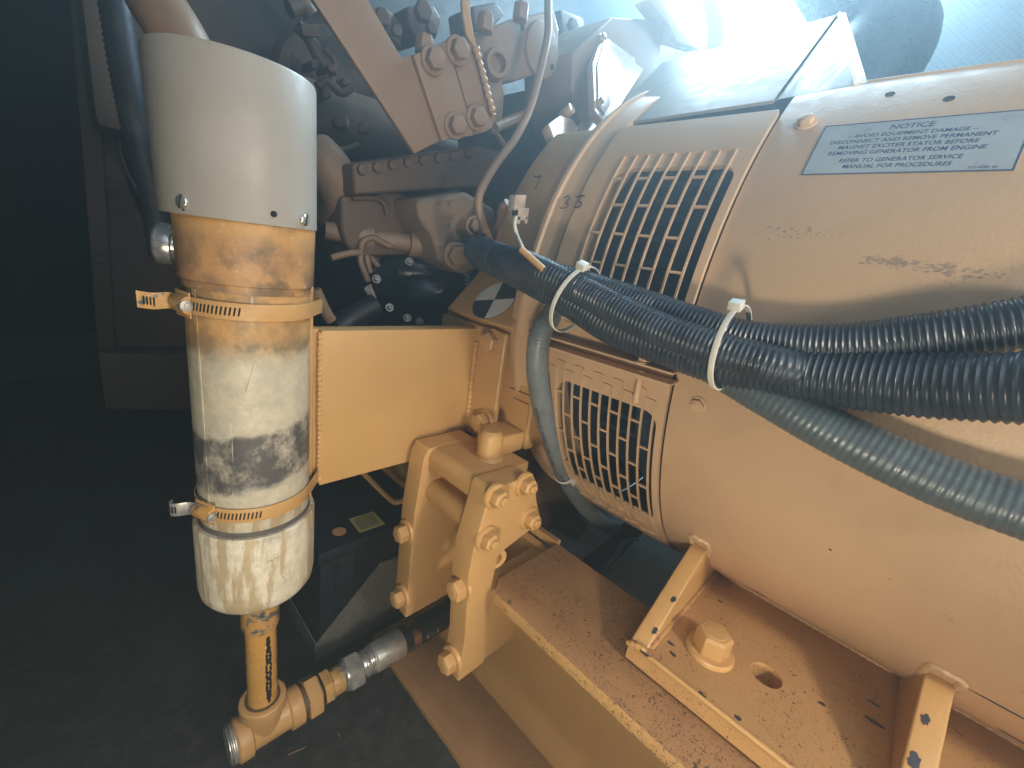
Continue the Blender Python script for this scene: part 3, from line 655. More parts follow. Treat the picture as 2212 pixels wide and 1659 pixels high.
# top lip of the barrel
b = MB(); b.tube([GC(48.6, -1.3, GR - .002), GC(48.6, .138, GR - .002)], .0032, 8); b.build('rolled_lip', m_gen, G, 0, 60)
# scuffs on barrel
def scuff(px, py, n, sx_, sy_, seed, mat):
    rr = random.Random(seed); b = MB(); th, y_ = cyl(px, py)
    for k in range(n):
        t_, yy = th + rr.gauss(0, sy_), y_ + rr.gauss(0, sx_); s_ = rr.uniform(.0002, .0007)
        pts = [GC(t_ + math.sin(a) * s_ * rr.uniform(.5, 1.2) / GR * 57, yy + math.cos(a) * s_ * 2.2 * rr.uniform(.5, 1.2), GR + .0002) for a in (0, .9, 1.8, 2.7, 3.6, 4.5, 5.4)]
        b.add(pts, [tuple(range(7))])
    o = b.build('scuff_marks', mat, G, kind='stuff')
m_scuff = plain('scuff_grime', (.36, .27, .21), .6)
scuff(*z3(1570, 1245), 70, .007, .28, 1, m_scuff); scuff(*z3(1750, 1265), 60, .016, .25, 2, m_scuff); scuff(*z3(1880, 1300), 40, .010, .22, 5, m_scuff); scuff(*z3(1090, 1110), 34, .014, .5, 3, m_scuff)
scuff(*b4(1500, 560), 14, .05, 3, 4, m_scuff)

# ---- foot with gussets, weld, big bolt
FT, FB = -.3133, -.3315
b = MB(); n_ = 40
hp = at(1655, 1458, z=FT); hr = .0125
# plate with a hole: ring patch + outer
ox0, ox1, oy0, oy1 = .3215, .520, -.60, .1060
ang = [R_(360 * k / n_) for k in range(n_)]
inner = [(hp.x + hr * math.cos(a), hp.y + hr * math.sin(a)) for a in ang]
def toR(a):
    c_, s_ = math.cos(a), math.sin(a); ts = []
    if c_ > 1e-9: ts.append((ox1 - hp.x) / c_)
    if c_ < -1e-9: ts.append((ox0 - hp.x) / c_)
    if s_ > 1e-9: ts.append((oy1 - hp.y) / s_)
    if s_ < -1e-9: ts.append((oy0 - hp.y) / s_)
    t = min(ts); return (hp.x + c_ * t, hp.y + s_ * t)
angs = sorted(ang + [math.atan2(yy - hp.y, xx - hp.x) % (2 * math.pi) for xx in (ox0, ox1) for yy in (oy0, oy1)])
inner = [(hp.x + hr * math.cos(a), hp.y + hr * math.sin(a)) for a in angs]; outer = [toR(a) for a in angs]; n_ = len(angs); v = []
for z_ in (FT, FB):
    v += [(x_, y_, z_) for x_, y_ in inner] + [(x_, y_, z_) for x_, y_ in outer]
f = []
for i in range(n_):
    j = (i + 1) % n_; f += [(i, j, n_ + j, n_ + i), (2 * n_ + i, 3 * n_ + i, 3 * n_ + j, 2 * n_ + j), (i, 2 * n_ + i, 2 * n_ + j, j), (n_ + i, n_ + j, 3 * n_ + j, 3 * n_ + i)]
b.add(v, f); b.build('foot_plate', m_foot, G, 0, 30)
b = MB(); b.tube([(ox0 + .001, .105, FT - .0015), (ox0 + .001, -.6, FT - .0015)], .0022, 8); b.build('plate_edge', m_tan, G, 0, 60)
b = MB(); b.box(ox0 + .004, ox1 - .05, -.55, .085, FB - .0034, FB); b.build('shim', m_tan, G, .0005)
def gus(ya, yb):
    pts = [(.3245, FT + .0005), (.4400, -.2435), (.4490, -.2405), (.50, -.2405), (.50, FT + .0005)]
    b = MB(); b.prism([(x_, ya, z_) for x_, z_ in pts], (0, yb - ya, 0)); return b.build('gusset', m_tan, G, .002, seg=3)
gus(.0905, .1065); gus(-.092, -.075)
for ya in (.0985, -.0835):
    c_ = cylp(0, 0) if False else None
    th_ = math.degrees(math.asin((-.2425 - GZ) / GR)); s_ = .0085
    loop_ = [GC(th_ - 4.5, ya - s_, GR), GC(th_ + .4, ya - s_, GR), GC(th_ + 1.1, ya, GR + .001), GC(th_ + .4, ya + s_, GR), GC(th_ - 4.5, ya + s_, GR)]
    weld(G, loop_, .0034, m_gen, .07)
wy = [(GC(-57.6, y_, GR + .0004)) for y_ in (.060, .0, -.06)]
tx = .4965
weld(G, [(tx, .083, FT + .001), (tx, .02, FT + .001), (tx, -.045, FT + .001), (tx, -.071, FT + .001)], .0034, m_gen)
weld(G, [(tx, -.094, FT + .001), (tx, -.2, FT + .001), (tx, -.35, FT + .001), (tx, -.55, FT + .001)], .0036, m_gen)
weld(G, [(.3225, .108, FT - .004), (.3225, .098, FT + .001), (.3235, .0895, FT + .001)], .0026, None, .06)
weld(G, [(.3300, .0895, FT + .001), (.38, .0895, FT + .001), (.49, .0895, FT + .001)], .0026, m_foot, .05)
bp = at(1540, 1385, z=FT + .012)
bolt(G, (bp.x, bp.y, FT), (0, 0, 1), .0270, .0185, .0205, 18, mat=m_tan, name='foot_bolt', wt=.0045)
cs = [((*b4(235, 800), ), (0, 0, 1), .0030, 1.6), (b4(285, 685), None, .0022, 1), (b4(530, 1015), (0, 0, 1), .0020, 1.6), (b4(720, 1138), (0, 0, 1), .0020, 1.5), (b4(628, 530), (0, 0, 1), .0014, 1.6), (b4(1157, 1065), (0, 0, 1), .0018, 1.4), (b4(1430, 1160), (0, 0, 1), .0022, 3), (b4(1430, 1065), (0, 0, 1), .0013, 4), (b4(370, 750), (0, 0, 1), .0018, 2), (b4(380, 805), (0, 0, 1), .0018, 2)]
for i, (q_, n__, r__, el) in enumerate(cs):
    if n__: chip(G, at(*q_, z=FT), n__, r__, el, i, (0, -1, 0))
sn = V((-.5176, 0, .8556))
def on_slope(px, py):
    d = V(ray((px, py))); p0_ = V((.3245, 0, FT + .0005)); return d * (p0_.dot(sn) / d.dot(sn))
sl_dir = V((.1155, 0, .0693)).normalized(); sn = V((-sl_dir.z, 0, sl_dir.x))
for i, (q_, r__) in enumerate(((b4(287, 684), .0022), (b4(385, 520), .0024), (b4(1695, 1145), .0026), (b4(1640, 1370), .0040), (b4(1890, 830), .0026))): chip(G, on_slope(*q_), sn, r__, 1.5, i + 20, sl_dir)
for i, (q_, r__, el) in enumerate(((b4(825, 482), .0012, 7), (b4(2110, 1085), .0008, 22), (b4(2170, 1245), .0020, 6), (b4(1202, 258), .0006, 2))):
    p = cylp(*q_, GR); chip(G, p, p - V((GX, p.y, GZ)), r__, el, i + 40, (0, -1, 0))
# ---- notice label
LB = thing('notice_label', 'faded blue printed notice label stuck high on the generator barrel', 'label', GC(33, .05))
lt0, lt1, ly0, ly1 = 28.6, 37.6, .1005, -.0075
gshell(lt0, lt1, ly1, ly0, GR + .0001, GR + .0005, 12, 8).build('label_sheet', m_label, LB)
fr_ = []
def ln(tA, tB, yA, yB): gshell(tA, tB, yA, yB, GR + .0005, GR + .0007, 8, 2).build('border_line', m_lblue, LB)
e_ = .0007; et = .14
ln(lt0, lt0 + et, ly1, ly0); ln(lt1 - et, lt1, ly1, ly0); ln(lt0 + et, lt1 - et, ly1, ly1 + e_); ln(lt0 + et, lt1 - et, ly0 - e_, ly0)
lines = [('NOTICE', 36.3, .0066), ('– AVOID EQUIPMENT DAMAGE –', 35.15, .0047), ('DISCONNECT AND REMOVE PERMANENT', 34.15, .0047), ('MAGNET EXCITER STATOR BEFORE', 33.15, .0047), ('REMOVING GENERATOR FROM ENGINE', 32.15, .0047), ('REFER TO GENERATOR SERVICE', 30.85, .0046), ('MANUAL FOR PROCEDURES', 29.85, .0046)]
for s_, th_, sz_ in lines:
    put_text('print_line', LB, s_, sz_, lambda u, v_, th_=th_: GC(th_ - .35 + v_ / GR * 57.3, .0490 - u * .97, GR + .0006), m_lblue, shear=.15)
put_text('print_line', LB, '312-4760  01', .0024, lambda u, v_: GC(29.0 + v_ / GR * 57.3, .006 - u, GR + .0006), m_lblue)

# ================================================================== ADAPTER / FLYWHEEL HOUSING (engine parts)
b = MB(); b.lathe((GX, .2925, GZ), (0, 1, 0), [(0, GR - .010), (.001, GR - .001), (.030, GR), (.031, GR + .0035), (.037, GR + .0035), (.038, GR - .002), (.052, GR - .004), (.053, GR - .03)], 120); b.build('adapter_ring', m_gen, E, .0008, 30)
fl = MB(); fl.lathe((GX, .340, GZ), (0, 1, 0), [(0, GR - .075), (.03, GR - .072), (.16, GR - .075)], 120); fl.build('flywheel_housing', m_cast, E, .002, 30)
gshell(7, 46, .346, .402, GR - .05, GR - .006, 40).build('housing_shoulder', m_cast, E, .002, 40)
m_mark = plain('marker_ink', (.10, .08, .075), .7)
def on_y(px, py, y): return at(px, py, y=y)
def scribble(parent, strokes, fn, r=.0007, mat=None, name='marking'):
    for s_ in strokes: b = MB(); b.tube(spline([fn(*q_) for q_ in s_], .001), r, 6); b.build(name, mat or m_mark, parent)
GRA = GR - .0025
def onring(x_, y_): return cylp(x_, y_, GR + .0042)
scribble(E, [[z2(1755, 1218), z2(1780, 1222), z2(1808, 1215), z2(1790, 1250), z2(1765, 1310)]], lambda x_, y_: cylp(x_, y_, GR - .0052))
scribble(E, [[z2(1960, 1370), z2(1995, 1355), z2(2000, 1375), z2(1975, 1395), z2(1992, 1410), z2(1975, 1435), z2(1930, 1438)], [z2(2045, 1362), z2(2090, 1352), z2(2110, 1358)], [z2(2085, 1360), z2(2065, 1390), z2(2085, 1400), z2(2070, 1430), z2(2035, 1435)]], onring)

# ================================================================== CONDUITS
def conduit(name, label, pts, r, mat, pitch=.0036, amp=.0013, n=28, corr=True, cat='conduit', group=None, flat=1):
    step = pitch / 4; path = spline(pts, step); b = MB()
    rad = (lambda i: r - amp * (0, .55, 1, .55)[i % 4]) if corr else r
    b.tube(path, rad, n, cap=True); o = b.build(name, mat, None, 0, 80 if corr else 60, loc=path[0]); tag(o, label, cat, group); return path
def oncyl(px, py, off): return cylp(px, py, GR + off)
r1 = .0176
pm = [at(1038, 545, y=.405)] + [oncyl(px, py, of) for px, py, of in ((1120, 582, .034), (1230, 640, .024), (1330, 702, .020), (1470, 752, .019), (1600, 790, .019), (1780, 815, .021), (1980, 832, .026), (2230, 838, .036), (2500, 850, .045))]
conduit('corrugated_conduit', 'thickest black corrugated conduit running left to right across the generator', pm, r1 + .001, m_rubber, .0040, .0016, group='black corrugated conduits')
pu = [at(1022, 538, y=.430), at(1040, 545, y=.41)] + [oncyl(px, py, of) for px, py, of in ((1120, 575, .048), (1240, 612, .040), (1370, 655, .030), (1500, 700, .026), (1620, 735, .022), (1800, 745, .018), (2000, 726, .018), (2240, 692, .020), (2500, 640, .02))]
conduit('corrugated_conduit', 'black corrugated conduit that rises to the right above the thickest one', pu, .0140, m_rubber, .0034, .0013, group='black corrugated conduits')
pb = [at(1016, 530, y=.47), at(1035, 540, y=.45)] + [oncyl(px, py, of) for px, py, of in ((1130, 570, .052), (1260, 630, .046), (1400, 700, .044), (1540, 752, .040), (1680, 790, .034), (1800, 812, .012), (1950, 830, .008))]
conduit('corrugated_conduit', 'black corrugated conduit lying between the other two at the first cable tie', pb, .0132, m_rubber, .0034, .0013, group='black corrugated conduits')
pg = [oncyl(px, py, of) for px, py, of in ((1480, 750, .012), (1590, 815, .014), (1690, 872, .018), (1800, 932, .018), (1950, 1004, .018), (2090, 1062, .019), (2260, 1120, .021), (2450, 1190, .024))]
conduit('liquid_tight_conduit', 'smooth grey conduit sloping down to the right on the barrel', pg, .0152, m_darkgrey, .0040, .0004, group='grey flexible conduits')
pl = [oncyl(px, py, of) for px, py, of in ((1235, 650, .016),)] + [at(px, py, y=y_) for px, py, y_ in ((1205, 668, .278), (1172, 712, .276), (1160, 780, .276), (1168, 860, .276), (1188, 940, .276), (1218, 1020, .276), (1256, 1085, .274), (1300, 1128, .272), (1350, 1150, .28), (1400, 1165, .32))]
pth = conduit('liquid_tight_conduit', 'printed grey conduit bending down beside the lower grille', pl, .0118, m_grey, .0030, .00025, group='grey flexible conduits')
# print along it
def along(path, s0):
    seg = [0]
    for a, c_ in zip(path, path[1:]): seg.append(seg[-1] + (c_ - a).length)
    def fn(u, v_):
        s_ = s0 + u; i = max(0, min(len(path) - 2, int(np.searchsorted(seg, s_)) - 1)); t = (path[i + 1] - path[i]).normalized(); p_ = path[i] + t * (s_ - seg[i])
        view = (-p_).normalized(); o_ = (view - t * view.dot(t)).normalized(); sd = o_.cross(t) * -1
        a = v_ / .0118; return p_ + (o_ * math.cos(a) + sd * math.sin(a)) * .0121
    return fn
tgt = at(1166, 870, y=.276); s0 = 0; bd = 9; acc = 0
for a, c_ in zip(pth, pth[1:]):
    acc += (c_ - a).length
    if (c_ - tgt).length < bd: bd = (c_ - tgt).length; s0 = acc
cp = [o for o in bpy.data.objects if o.name.startswith('liquid_tight_conduit')][-1]
cf = along(pth, s0)
put_text('conduit_print', cp, 'ULTRATITE   ALFLEX  –  3/4"  –  TYPE', .0060, lambda u, v_: cf(u, v_ + .006), m_ink, 'LEFT', shear=.2)
cf2 = along(pth, s0 + .115)
put_text('conduit_print', cp, 'Smooth 90Degrees'.upper()[:0] or '  SUNLIGHT  RES', .0042, lambda u, v_: cf2(u, v_ + .004), m_ink, 'LEFT', shear=.2)

# ---- cable ties
def tie(label, c, t, ra, rb, up, head_az=90):
    """loop round direction t, semi axes ra along up, rb across"""
    c = V(c); t = V(t).normalized(); up = (V(up) - t * t.dot(V(up))).normalized(); sd = t.cross(up)
    K = thing('cable_tie', label, 'cable tie', c, 'nylon cable ties')
    path = [c + up * math.cos(R_(a)) * ra + sd * math.sin(R_(a)) * rb for a in range(0, 361, 9)]
    b = MB(); b.strip(path, lambda i: t * .0038, .0011, lambda i: (path[i] - c).normalized()); b.build('strap', m_tie, K, .0003, 50)
    h = c + up * math.cos(R_(head_az)) * ra + sd * math.sin(R_(head_az)) * rb; n = (h - c).normalized(); tg = n.cross(t)
    b = MB(); b.obox(h, t * .0042, tg * .0040, n * .0062); b.build('tie_head', m_tie, K, .0008)
    return h, n, tg, K
def near(path, q): return min(range(len(path)), key=lambda i: (path[i] - q).length)
def tng(path, i): return (path[min(i + 3, len(path) - 1)] - path[max(i - 3, 0)]).normalized()
pmS = spline(pm, .002)
for q_, of_, rr_, lab_ in (((1243, 648), .036, .0315, 'white cable tie round the black conduits at the upper left'), ((1578, 752), .031, .0300, 'white cable tie round the black conduits where they fan out')):
    i = near(pmS, oncyl(*q_, .022)); t_ = tng(pmS, i); th_, y_ = cyl(*q_, GR + .03); on_ = (GC(th_, y_, 1) - GC(th_, y_, 0)).normalized(); c_ = oncyl(*q_, of_)
    tie(lab_, c_, t_, rr_, rr_, on_, 62 if t_.cross(on_ - t_ * t_.dot(on_)).z > 0 else -62)
plS = spline(pl, .002); q_ = at(1217, 1028, y=.276); i = near(plS, q_); tie('small white cable tie on the grey conduit beside the grille', plS[i], tng(plS, i), .0130, .0130, (-.3, -1, -.6), -20)
q_ = at(1200, 680, y=.278); i = near(plS, q_); tie('white cable tie at the top bend of the grey conduit', plS[i], tng(plS, i), .0130, .0130, (-.8, -.3, .6), 10)

# ================================================================== BATTERY + TRAY + STRAP
TX, TY = .1975, .494
tz = at(683, 1398, x=TX).z
TR = thing('battery_tray', 'galvanised sheet metal battery tray with a sloping side on the floor', 'tray', (TX, TY, FZ))
b = MB(); q1, q2 = at(823, 1216, y=TY), at(856, 1205, y=TY)
b.prism([(TX + .0015, TY, FZ + .001), (TX + .0015, TY, tz), q1, q2, (.46, TY, q2.z + .004), (.46, TY, FZ + .001)], (0, .002, 0)); b.build('side_wall', m_galv, TR)
b = MB(); b.prism([(TX, TY - .0005, FZ + .001), (TX, TY - .0005, tz + .004), (TX, TY + .22, tz + .004), (TX, TY + .22, FZ + .001)], (.0014, 0, 0)); b.build('end_wall', m_galv, TR)
b = MB(); b.box(TX + .0016, .46, TY + .0022, TY + .22, FZ + .001, FZ + .004); b.build('tray_bottom', m_galv, TR)
BZ = -.425
BT = thing('battery', 'black battery with a yellow caution label in the galvanised tray', 'battery', (.33, .6, FZ + .004))
b = MB(); b.box(TX + .008, .52, TY + .006, .90, FZ + .0045, BZ - .022); b.build('case', m_batt, BT, .004)
b = MB(); b.box(TX + .004, .53, TY + .003, .905, BZ - .0218, BZ); b.build('lid', m_batt, BT, .004)
for k in range(9): b = MB(); b.box(TX + .03 + k * .030, TX + .034 + k * .030, TY + .003, TY + .0058, FZ + .02, BZ - .03); b.build('case_rib', m_batt, BT, .0008)
cq = [at(*b6(x_, y_), z=BZ + .0002) for x_, y_ in ((518, 445), (705, 388), (792, 482), (600, 550))]
b = MB(); b.prism(cq, (0, 0, .0004)); lbl = b.build('caution_label', m_yellow, BT)
u_ = (cq[1] - cq[0]); v_d = (cq[3] - cq[0]); 
def lf(u, v_): return cq[0] + u_ * u + v_d * v_ + V((0, 0, .0006))
put_text('label_print', lbl, 'CAUTION', .17, lambda u, v_: lf(.52 + u * .95, .24 - v_), m_ink)
for k in range(8):
    b = MB(); a = .30 + k * .075; rr = random.Random(k); x_ = .12
    while x_ < .86: l_ = rr.uniform(.05, .14); b.add([lf(x_, a), lf(min(x_ + l_, .88), a), lf(min(x_ + l_, .88), a + .032), lf(x_, a + .032)], [(0, 1, 2, 3)]); x_ += l_ + .025
    b.build('label_line', m_ink, lbl)
b = MB(); p = at(*b6(447, 540), z=BZ); b.lathe(p, (0, 0, 1), [(0, .010), (.0006, .010)], 28); b.build('orange_dot', m_orange, BT)
SB = MB(); a_, c2, d2_ = at(785, 1022, y=.52), at(845, 1080, y=.505), at(866, 1082, y=.50)
SB.tube(spline([a_ + (a_ - c2) * .6, a_, c2, d2_, d2_ + V((.05, 0, 0))], .006), .0065, 8, flat=.6)
tag(SB.build('battery_hold_down', m_tan, None, 0, 60, loc=c2), 'short tan flat bar above the battery behind the bracket', 'hold down bar')

# ================================================================== SMALL HARNESS, TUBE
tp_ = [at(px, py, y=y_) for px, py, y_ in ((1184, -60, .46), (1184, 25, .44), (1181, 88, .43), (1150, 218, .42), (1117, 292, .41), (1075, 350, .405), (1044, 400, .40), (1033, 438, .40), (1042, 480, .40), (1060, 525, .41), (1072, 560, .43))]
b = MB(); b.tube(spline(tp_, .004), .0048, 16); tag(b.build('fuel_tube', m_bracket, None, 0, 60, loc=tp_[0]), 'thin bent tan metal tube coming down between bracket and housing', 'tube')
b = MB(); b.rod(tp_[1] + V((0, 0, .014)), tp_[1] - V((0, 0, .010)), .0068); o = b.build('tube_nut', m_bracket, bpy.data.objects['fuel_tube'], .0005, 30) if False else None
CN = thing('sensor_connector', 'small pale plug connector on a tan wire against the housing', 'connector', at(1112, 450, y=.35))
def q(px, py, y_=.345): return at(px, py, y=y_)
b = MB(); w_ = (q(*z2(1655, 1375)) - q(*z2(1580, 1375))) * .5; 
m_conn = plain('pale_connector', (.50, .40, .32), .4)
b.obox(q(*z2(1615, 1400)), w_, V((0, 0, -.0075)), (0, -.010, 0)); b.build('plug_body', m_conn, CN, .0012)
b = MB(); b.obox(q(*z2(1622, 1480)), w_ * 1.15, V((0, 0, -.0062)), (0, -.012, 0)); b.build('plug_collar', m_conn, CN, .0012)
b = MB(); b.obox(q(*z2(1622, 1472), .332), w_ * .5, V((0, 0, -.0025)), (0, -.001, 0)); b.build('plug_recess', m_hole, CN)
b = MB(); b.obox(q(*z2(1600, 1518), .344), w_ * .3, V((0, 0, -.004)), (0, -.011, 0)); b.obox(q(*z2(1655, 1515), .344), w_ * .25, V((0, 0, -.004)), (0, -.011, 0)); b.build('latch_prong', m_conn, CN, .0008)
b = MB(); b.tube(spline([q(*z2(1628, 1500), .335), q(*z2(1622, 1560), .330), q(*z2(1645, 1640), .322), q(*z5(1540, 335), .275)], .002), .0019, 10); b.build('white_wire', m_wire, CN, 0, 60)
e0, e1 = q(*z5(1535, 345), .275), q(*z5(1685, 480), .250)
b = MB(); b.tube([e0, e0 * .5 + e1 * .5, e1], .0042, 14, flat=.7); b.build('crimp_terminal', m_tan, CN, 0, 60)
b = MB(); b.tube(spline([q(*z2(1575, 1400), .352), q(*z2(1540, 1440), .36), q(*z2(1520, 1530), .38), q(*z2(1495, 1640), .40), q(*z2(1480, 1700), .41)], .002), lambda i: .0042 + .0006 * (i % 3 == 0), 10); b.build('taped_loom', m_bracket, CN, 0, 60)

# ================================================================== ENGINE, UPPER BRACKET
UB = thing('upper_engine_bracket', 'broad folded tan plate bracket bolted high on the engine', 'bracket', at(*z2(1100, 700), y=.47))
yb = .47
def poly(pts, y, fn=z2): return [at(*fn(*p_), y=y) for p_ in pts]
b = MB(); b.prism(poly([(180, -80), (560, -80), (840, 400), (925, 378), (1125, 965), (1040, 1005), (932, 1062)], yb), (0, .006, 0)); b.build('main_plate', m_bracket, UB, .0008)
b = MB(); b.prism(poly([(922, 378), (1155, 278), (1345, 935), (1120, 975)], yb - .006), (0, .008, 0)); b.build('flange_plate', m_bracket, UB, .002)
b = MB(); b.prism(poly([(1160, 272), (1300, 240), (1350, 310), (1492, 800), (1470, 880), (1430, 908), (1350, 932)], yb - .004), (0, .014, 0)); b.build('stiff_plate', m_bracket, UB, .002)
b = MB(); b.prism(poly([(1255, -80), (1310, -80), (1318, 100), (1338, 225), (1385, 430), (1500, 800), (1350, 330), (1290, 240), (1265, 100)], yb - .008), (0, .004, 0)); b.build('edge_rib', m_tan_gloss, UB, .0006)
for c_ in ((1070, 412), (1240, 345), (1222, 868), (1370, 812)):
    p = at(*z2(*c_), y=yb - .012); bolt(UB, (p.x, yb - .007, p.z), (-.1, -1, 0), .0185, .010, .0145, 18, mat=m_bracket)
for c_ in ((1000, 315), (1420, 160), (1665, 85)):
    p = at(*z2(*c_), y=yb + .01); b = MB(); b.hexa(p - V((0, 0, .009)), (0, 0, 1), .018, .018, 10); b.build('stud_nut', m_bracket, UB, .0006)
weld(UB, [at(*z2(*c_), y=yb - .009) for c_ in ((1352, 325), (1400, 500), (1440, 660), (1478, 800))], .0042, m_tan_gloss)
# port block
PB = MB(); PB.prism(poly([(1330, 235), (1600, 130), (1900, 60), (1935, 200), (1925, 470), (1820, 500), (1640, 560), (1545, 570), (1560, 640), (1545, 830), (1440, 900), (1380, 500)], .50), (0, .09, 0)); PB.build('port_block', m_bracket, E, .006, seg=3)
p = at(*z2(1510, 445), y=.49); b = MB(); b.lathe(V((p.x, .50, p.z)), (-.25, -1, 0), [(0, .0185), (.012, .0175), (.014, .0160), (.014, .0110), (.002, .0105), (.002, .001)], 36); b.build('port', m_bracket, E, 0, 35)
b = MB(); b.lathe(V((p.x, .502, p.z)), (-.25, -1, 0), [(.002, .0110), (.003, .0110)], 24); b.build('port_bore', m_hole, E)
p = at(*z2(1800, 350), y=.50); b = MB(); b.lathe(V((p.x, .500, p.z)), (0, -1, 0), [(0, .034), (.005, .033), (.006, .030)], 40); b.build('boss', m_bracket, E, 0, 35)
for c_ in ((1675, 190), (1880, 465)):
    p = at(*z2(*c_), y=.494); b = MB(); b.lathe(p, (0, -1, 0), [(0, .004), (.0005, .004)], 16); b.build('bolt_hole', m_hole, E)
# ribs below port block
for a_, c_, r_ in (((1480, 885), (1700, 790), .007), ((1480, 905), (1560, 1020), .004)):
    b = MB(); b.rod(at(*z2(*a_), y=.50), at(*z2(*c_), y=.52), r_); b.build('cast_rib', m_bracket, E, 0, 40)
# main engine mass
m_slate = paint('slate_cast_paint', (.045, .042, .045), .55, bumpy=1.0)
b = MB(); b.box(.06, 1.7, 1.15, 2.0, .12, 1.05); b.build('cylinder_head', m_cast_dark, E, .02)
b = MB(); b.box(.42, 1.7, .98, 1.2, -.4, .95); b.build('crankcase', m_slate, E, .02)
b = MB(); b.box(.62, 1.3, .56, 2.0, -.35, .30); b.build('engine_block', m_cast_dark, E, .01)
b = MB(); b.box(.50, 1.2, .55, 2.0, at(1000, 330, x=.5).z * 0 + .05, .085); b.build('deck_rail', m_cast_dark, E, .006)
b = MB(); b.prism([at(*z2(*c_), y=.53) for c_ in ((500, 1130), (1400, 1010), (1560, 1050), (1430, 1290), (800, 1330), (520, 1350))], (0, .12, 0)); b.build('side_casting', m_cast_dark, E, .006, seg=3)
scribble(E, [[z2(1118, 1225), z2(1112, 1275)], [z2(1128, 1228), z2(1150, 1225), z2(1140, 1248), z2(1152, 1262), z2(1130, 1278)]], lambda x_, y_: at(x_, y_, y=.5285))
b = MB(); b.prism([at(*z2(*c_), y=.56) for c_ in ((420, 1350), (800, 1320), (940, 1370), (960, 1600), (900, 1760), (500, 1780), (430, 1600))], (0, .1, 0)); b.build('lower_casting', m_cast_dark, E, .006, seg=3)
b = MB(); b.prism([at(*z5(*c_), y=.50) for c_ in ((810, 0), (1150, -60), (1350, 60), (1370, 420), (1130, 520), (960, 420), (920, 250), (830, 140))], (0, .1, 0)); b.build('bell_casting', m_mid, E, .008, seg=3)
rr = random.Random(11)
for k in range(46):                                   # bolt heads, plugs and bosses that show dimly on the block
    px, py = rr.uniform(700, 1010), rr.uniform(60, 560); y_ = rr.uniform(.60, .9)
    if px > 860 - (py - 60) * .1 and py < 330: continue
    p = at(px, py, y=y_); b = MB(); r_ = rr.uniform(.006, .016)
    if rr.random() < .5: b.hexa(p, (-.5, -1, .1), r_ * 2, r_ * 1.7, rr.uniform(0, 60))
    else: b.lathe(p, (-.5, -1, .1), [(0, r_ * 1.3), (r_, r_ * 1.3), (r_ * 1.2, r_), (r_ * 2.5, r_)], 20)
    b.build('plug', m_cast_dark, E, .0008)
for k in range(15):                                   # ledges and pipes on the block
    px, py = rr.uniform(690, 900), rr.uniform(20, 480); p = at(px, py, y=.80 + .1 * rr.random()); q_ = p + V((rr.uniform(-.03, .10), rr.uniform(-.1, .15), rr.uniform(-.09, .09))); b = MB()
    if rr.random() < .45: b.obox(p, (q_ - p) * .6, V((0, 0, rr.uniform(.006, .02))), (-.02, -.03, 0))
    else: b.tube(spline([p, (p + q_) / 2 + V((0, -.02, .012)), q_], .008), rr.uniform(.004, .010), 12)
    b.build('pipe_run', m_cast_dark, E, .0015, 40)
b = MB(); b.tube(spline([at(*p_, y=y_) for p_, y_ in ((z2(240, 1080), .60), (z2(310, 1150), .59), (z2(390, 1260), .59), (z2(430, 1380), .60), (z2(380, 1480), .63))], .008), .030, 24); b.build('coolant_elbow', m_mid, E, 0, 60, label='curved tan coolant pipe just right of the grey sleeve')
b = MB(); b.lathe(at(*z2(380, 640), y=.85), (-.4, -1, 0), [(-.1, .10), (.02, .10), (.035, .085), (.035, .03), (.06, .028)], 40); b.build('pulley', m_cast_dark, E, 0, 40)
b = MB(); b.lathe(at(*z2(450, 900), y=.75), (1, -.25, 0), [(-.12, .055), (.10, .055), (.11, .045), (.18, .04)], 36); b.build('oil_cooler', m_cast_dark, E, 0, 40)
b = MB(); b.lathe(at(*z5(340, 235), y=.58), (1, -.3, 0), [(-.03, .012), (.0, .012), (0, .018), (.03, .018), (.03, .013), (.08, .013), (.08, .019), (.10, .019), (.10, .012), (.15, .012)], 18); b.build('oil_line', m_mid, E, 0, 25)
p = at(*z5(1075, 385), y=.46); bolt(E, p, (-.3, -1, 0), .022, .010, .017, 10, mat=m_mid)
p = at(*z2(1340, 1560), y=.47); bolt(E, p, (-.3, -1, 0), .016, .009, .013, 10, mat=m_mid)
for k in range(8):
    p = at(*z2(560 + k * 105, 1175 - k * 16), y=.53); b = MB(); b.hexa(p, (0, -1, 0), .006, .011, 8 * k); b.build('flange_bolt', m_cast_dark, E, .0006)
for k, (pts, r_) in enumerate(((((500, 1372), (640, 1368), (700, 1385), (735, 1440), (740, 1500)), .0032), (((260, 600), (330, 560), (420, 640), (500, 600)), .006), (((120, 180), (200, 260), (260, 380), (330, 470)), .008), (((280, 980), (420, 1040), (560, 1000)), .005), (((60, 60), (160, 40), (230, 120)), .010), (((300, 330), (380, 420), (360, 560), (430, 660)), .0045))):
    b = MB(); b.tube(spline([at(*z2(*c_), y=.555 + (.12 if k else 0)) for c_ in pts], .004), r_, 12); b.build('pipe_run', m_cast_dark, E, 0, 60)
for k in range(5):
    b = MB(); a_ = at(*z2(140 + k * 4, 170 + k * 16), y=.66); c_ = at(*z2(260 + k * 4, 190 + k * 16), y=.66); b.rod(a_, c_, .0022, n=8); b.build('cooling_fin', m_cast_dark, E)
for c_, w_ in (((250, 440), 30), ((350, 470), 26), ((330, 640), 34), ((460, 560), 24)):
    b = MB(); b.prism([at(*z2(c_[0] + dx, c_[1] + dy), y=.67) for dx, dy in ((-w_, -w_), (w_ * .8, -w_ * 1.2), (w_, w_), (-w_ * .9, w_ * 1.3))], (0, .04, 0)); b.build('clamp_block', m_cast_dark, E, .003)
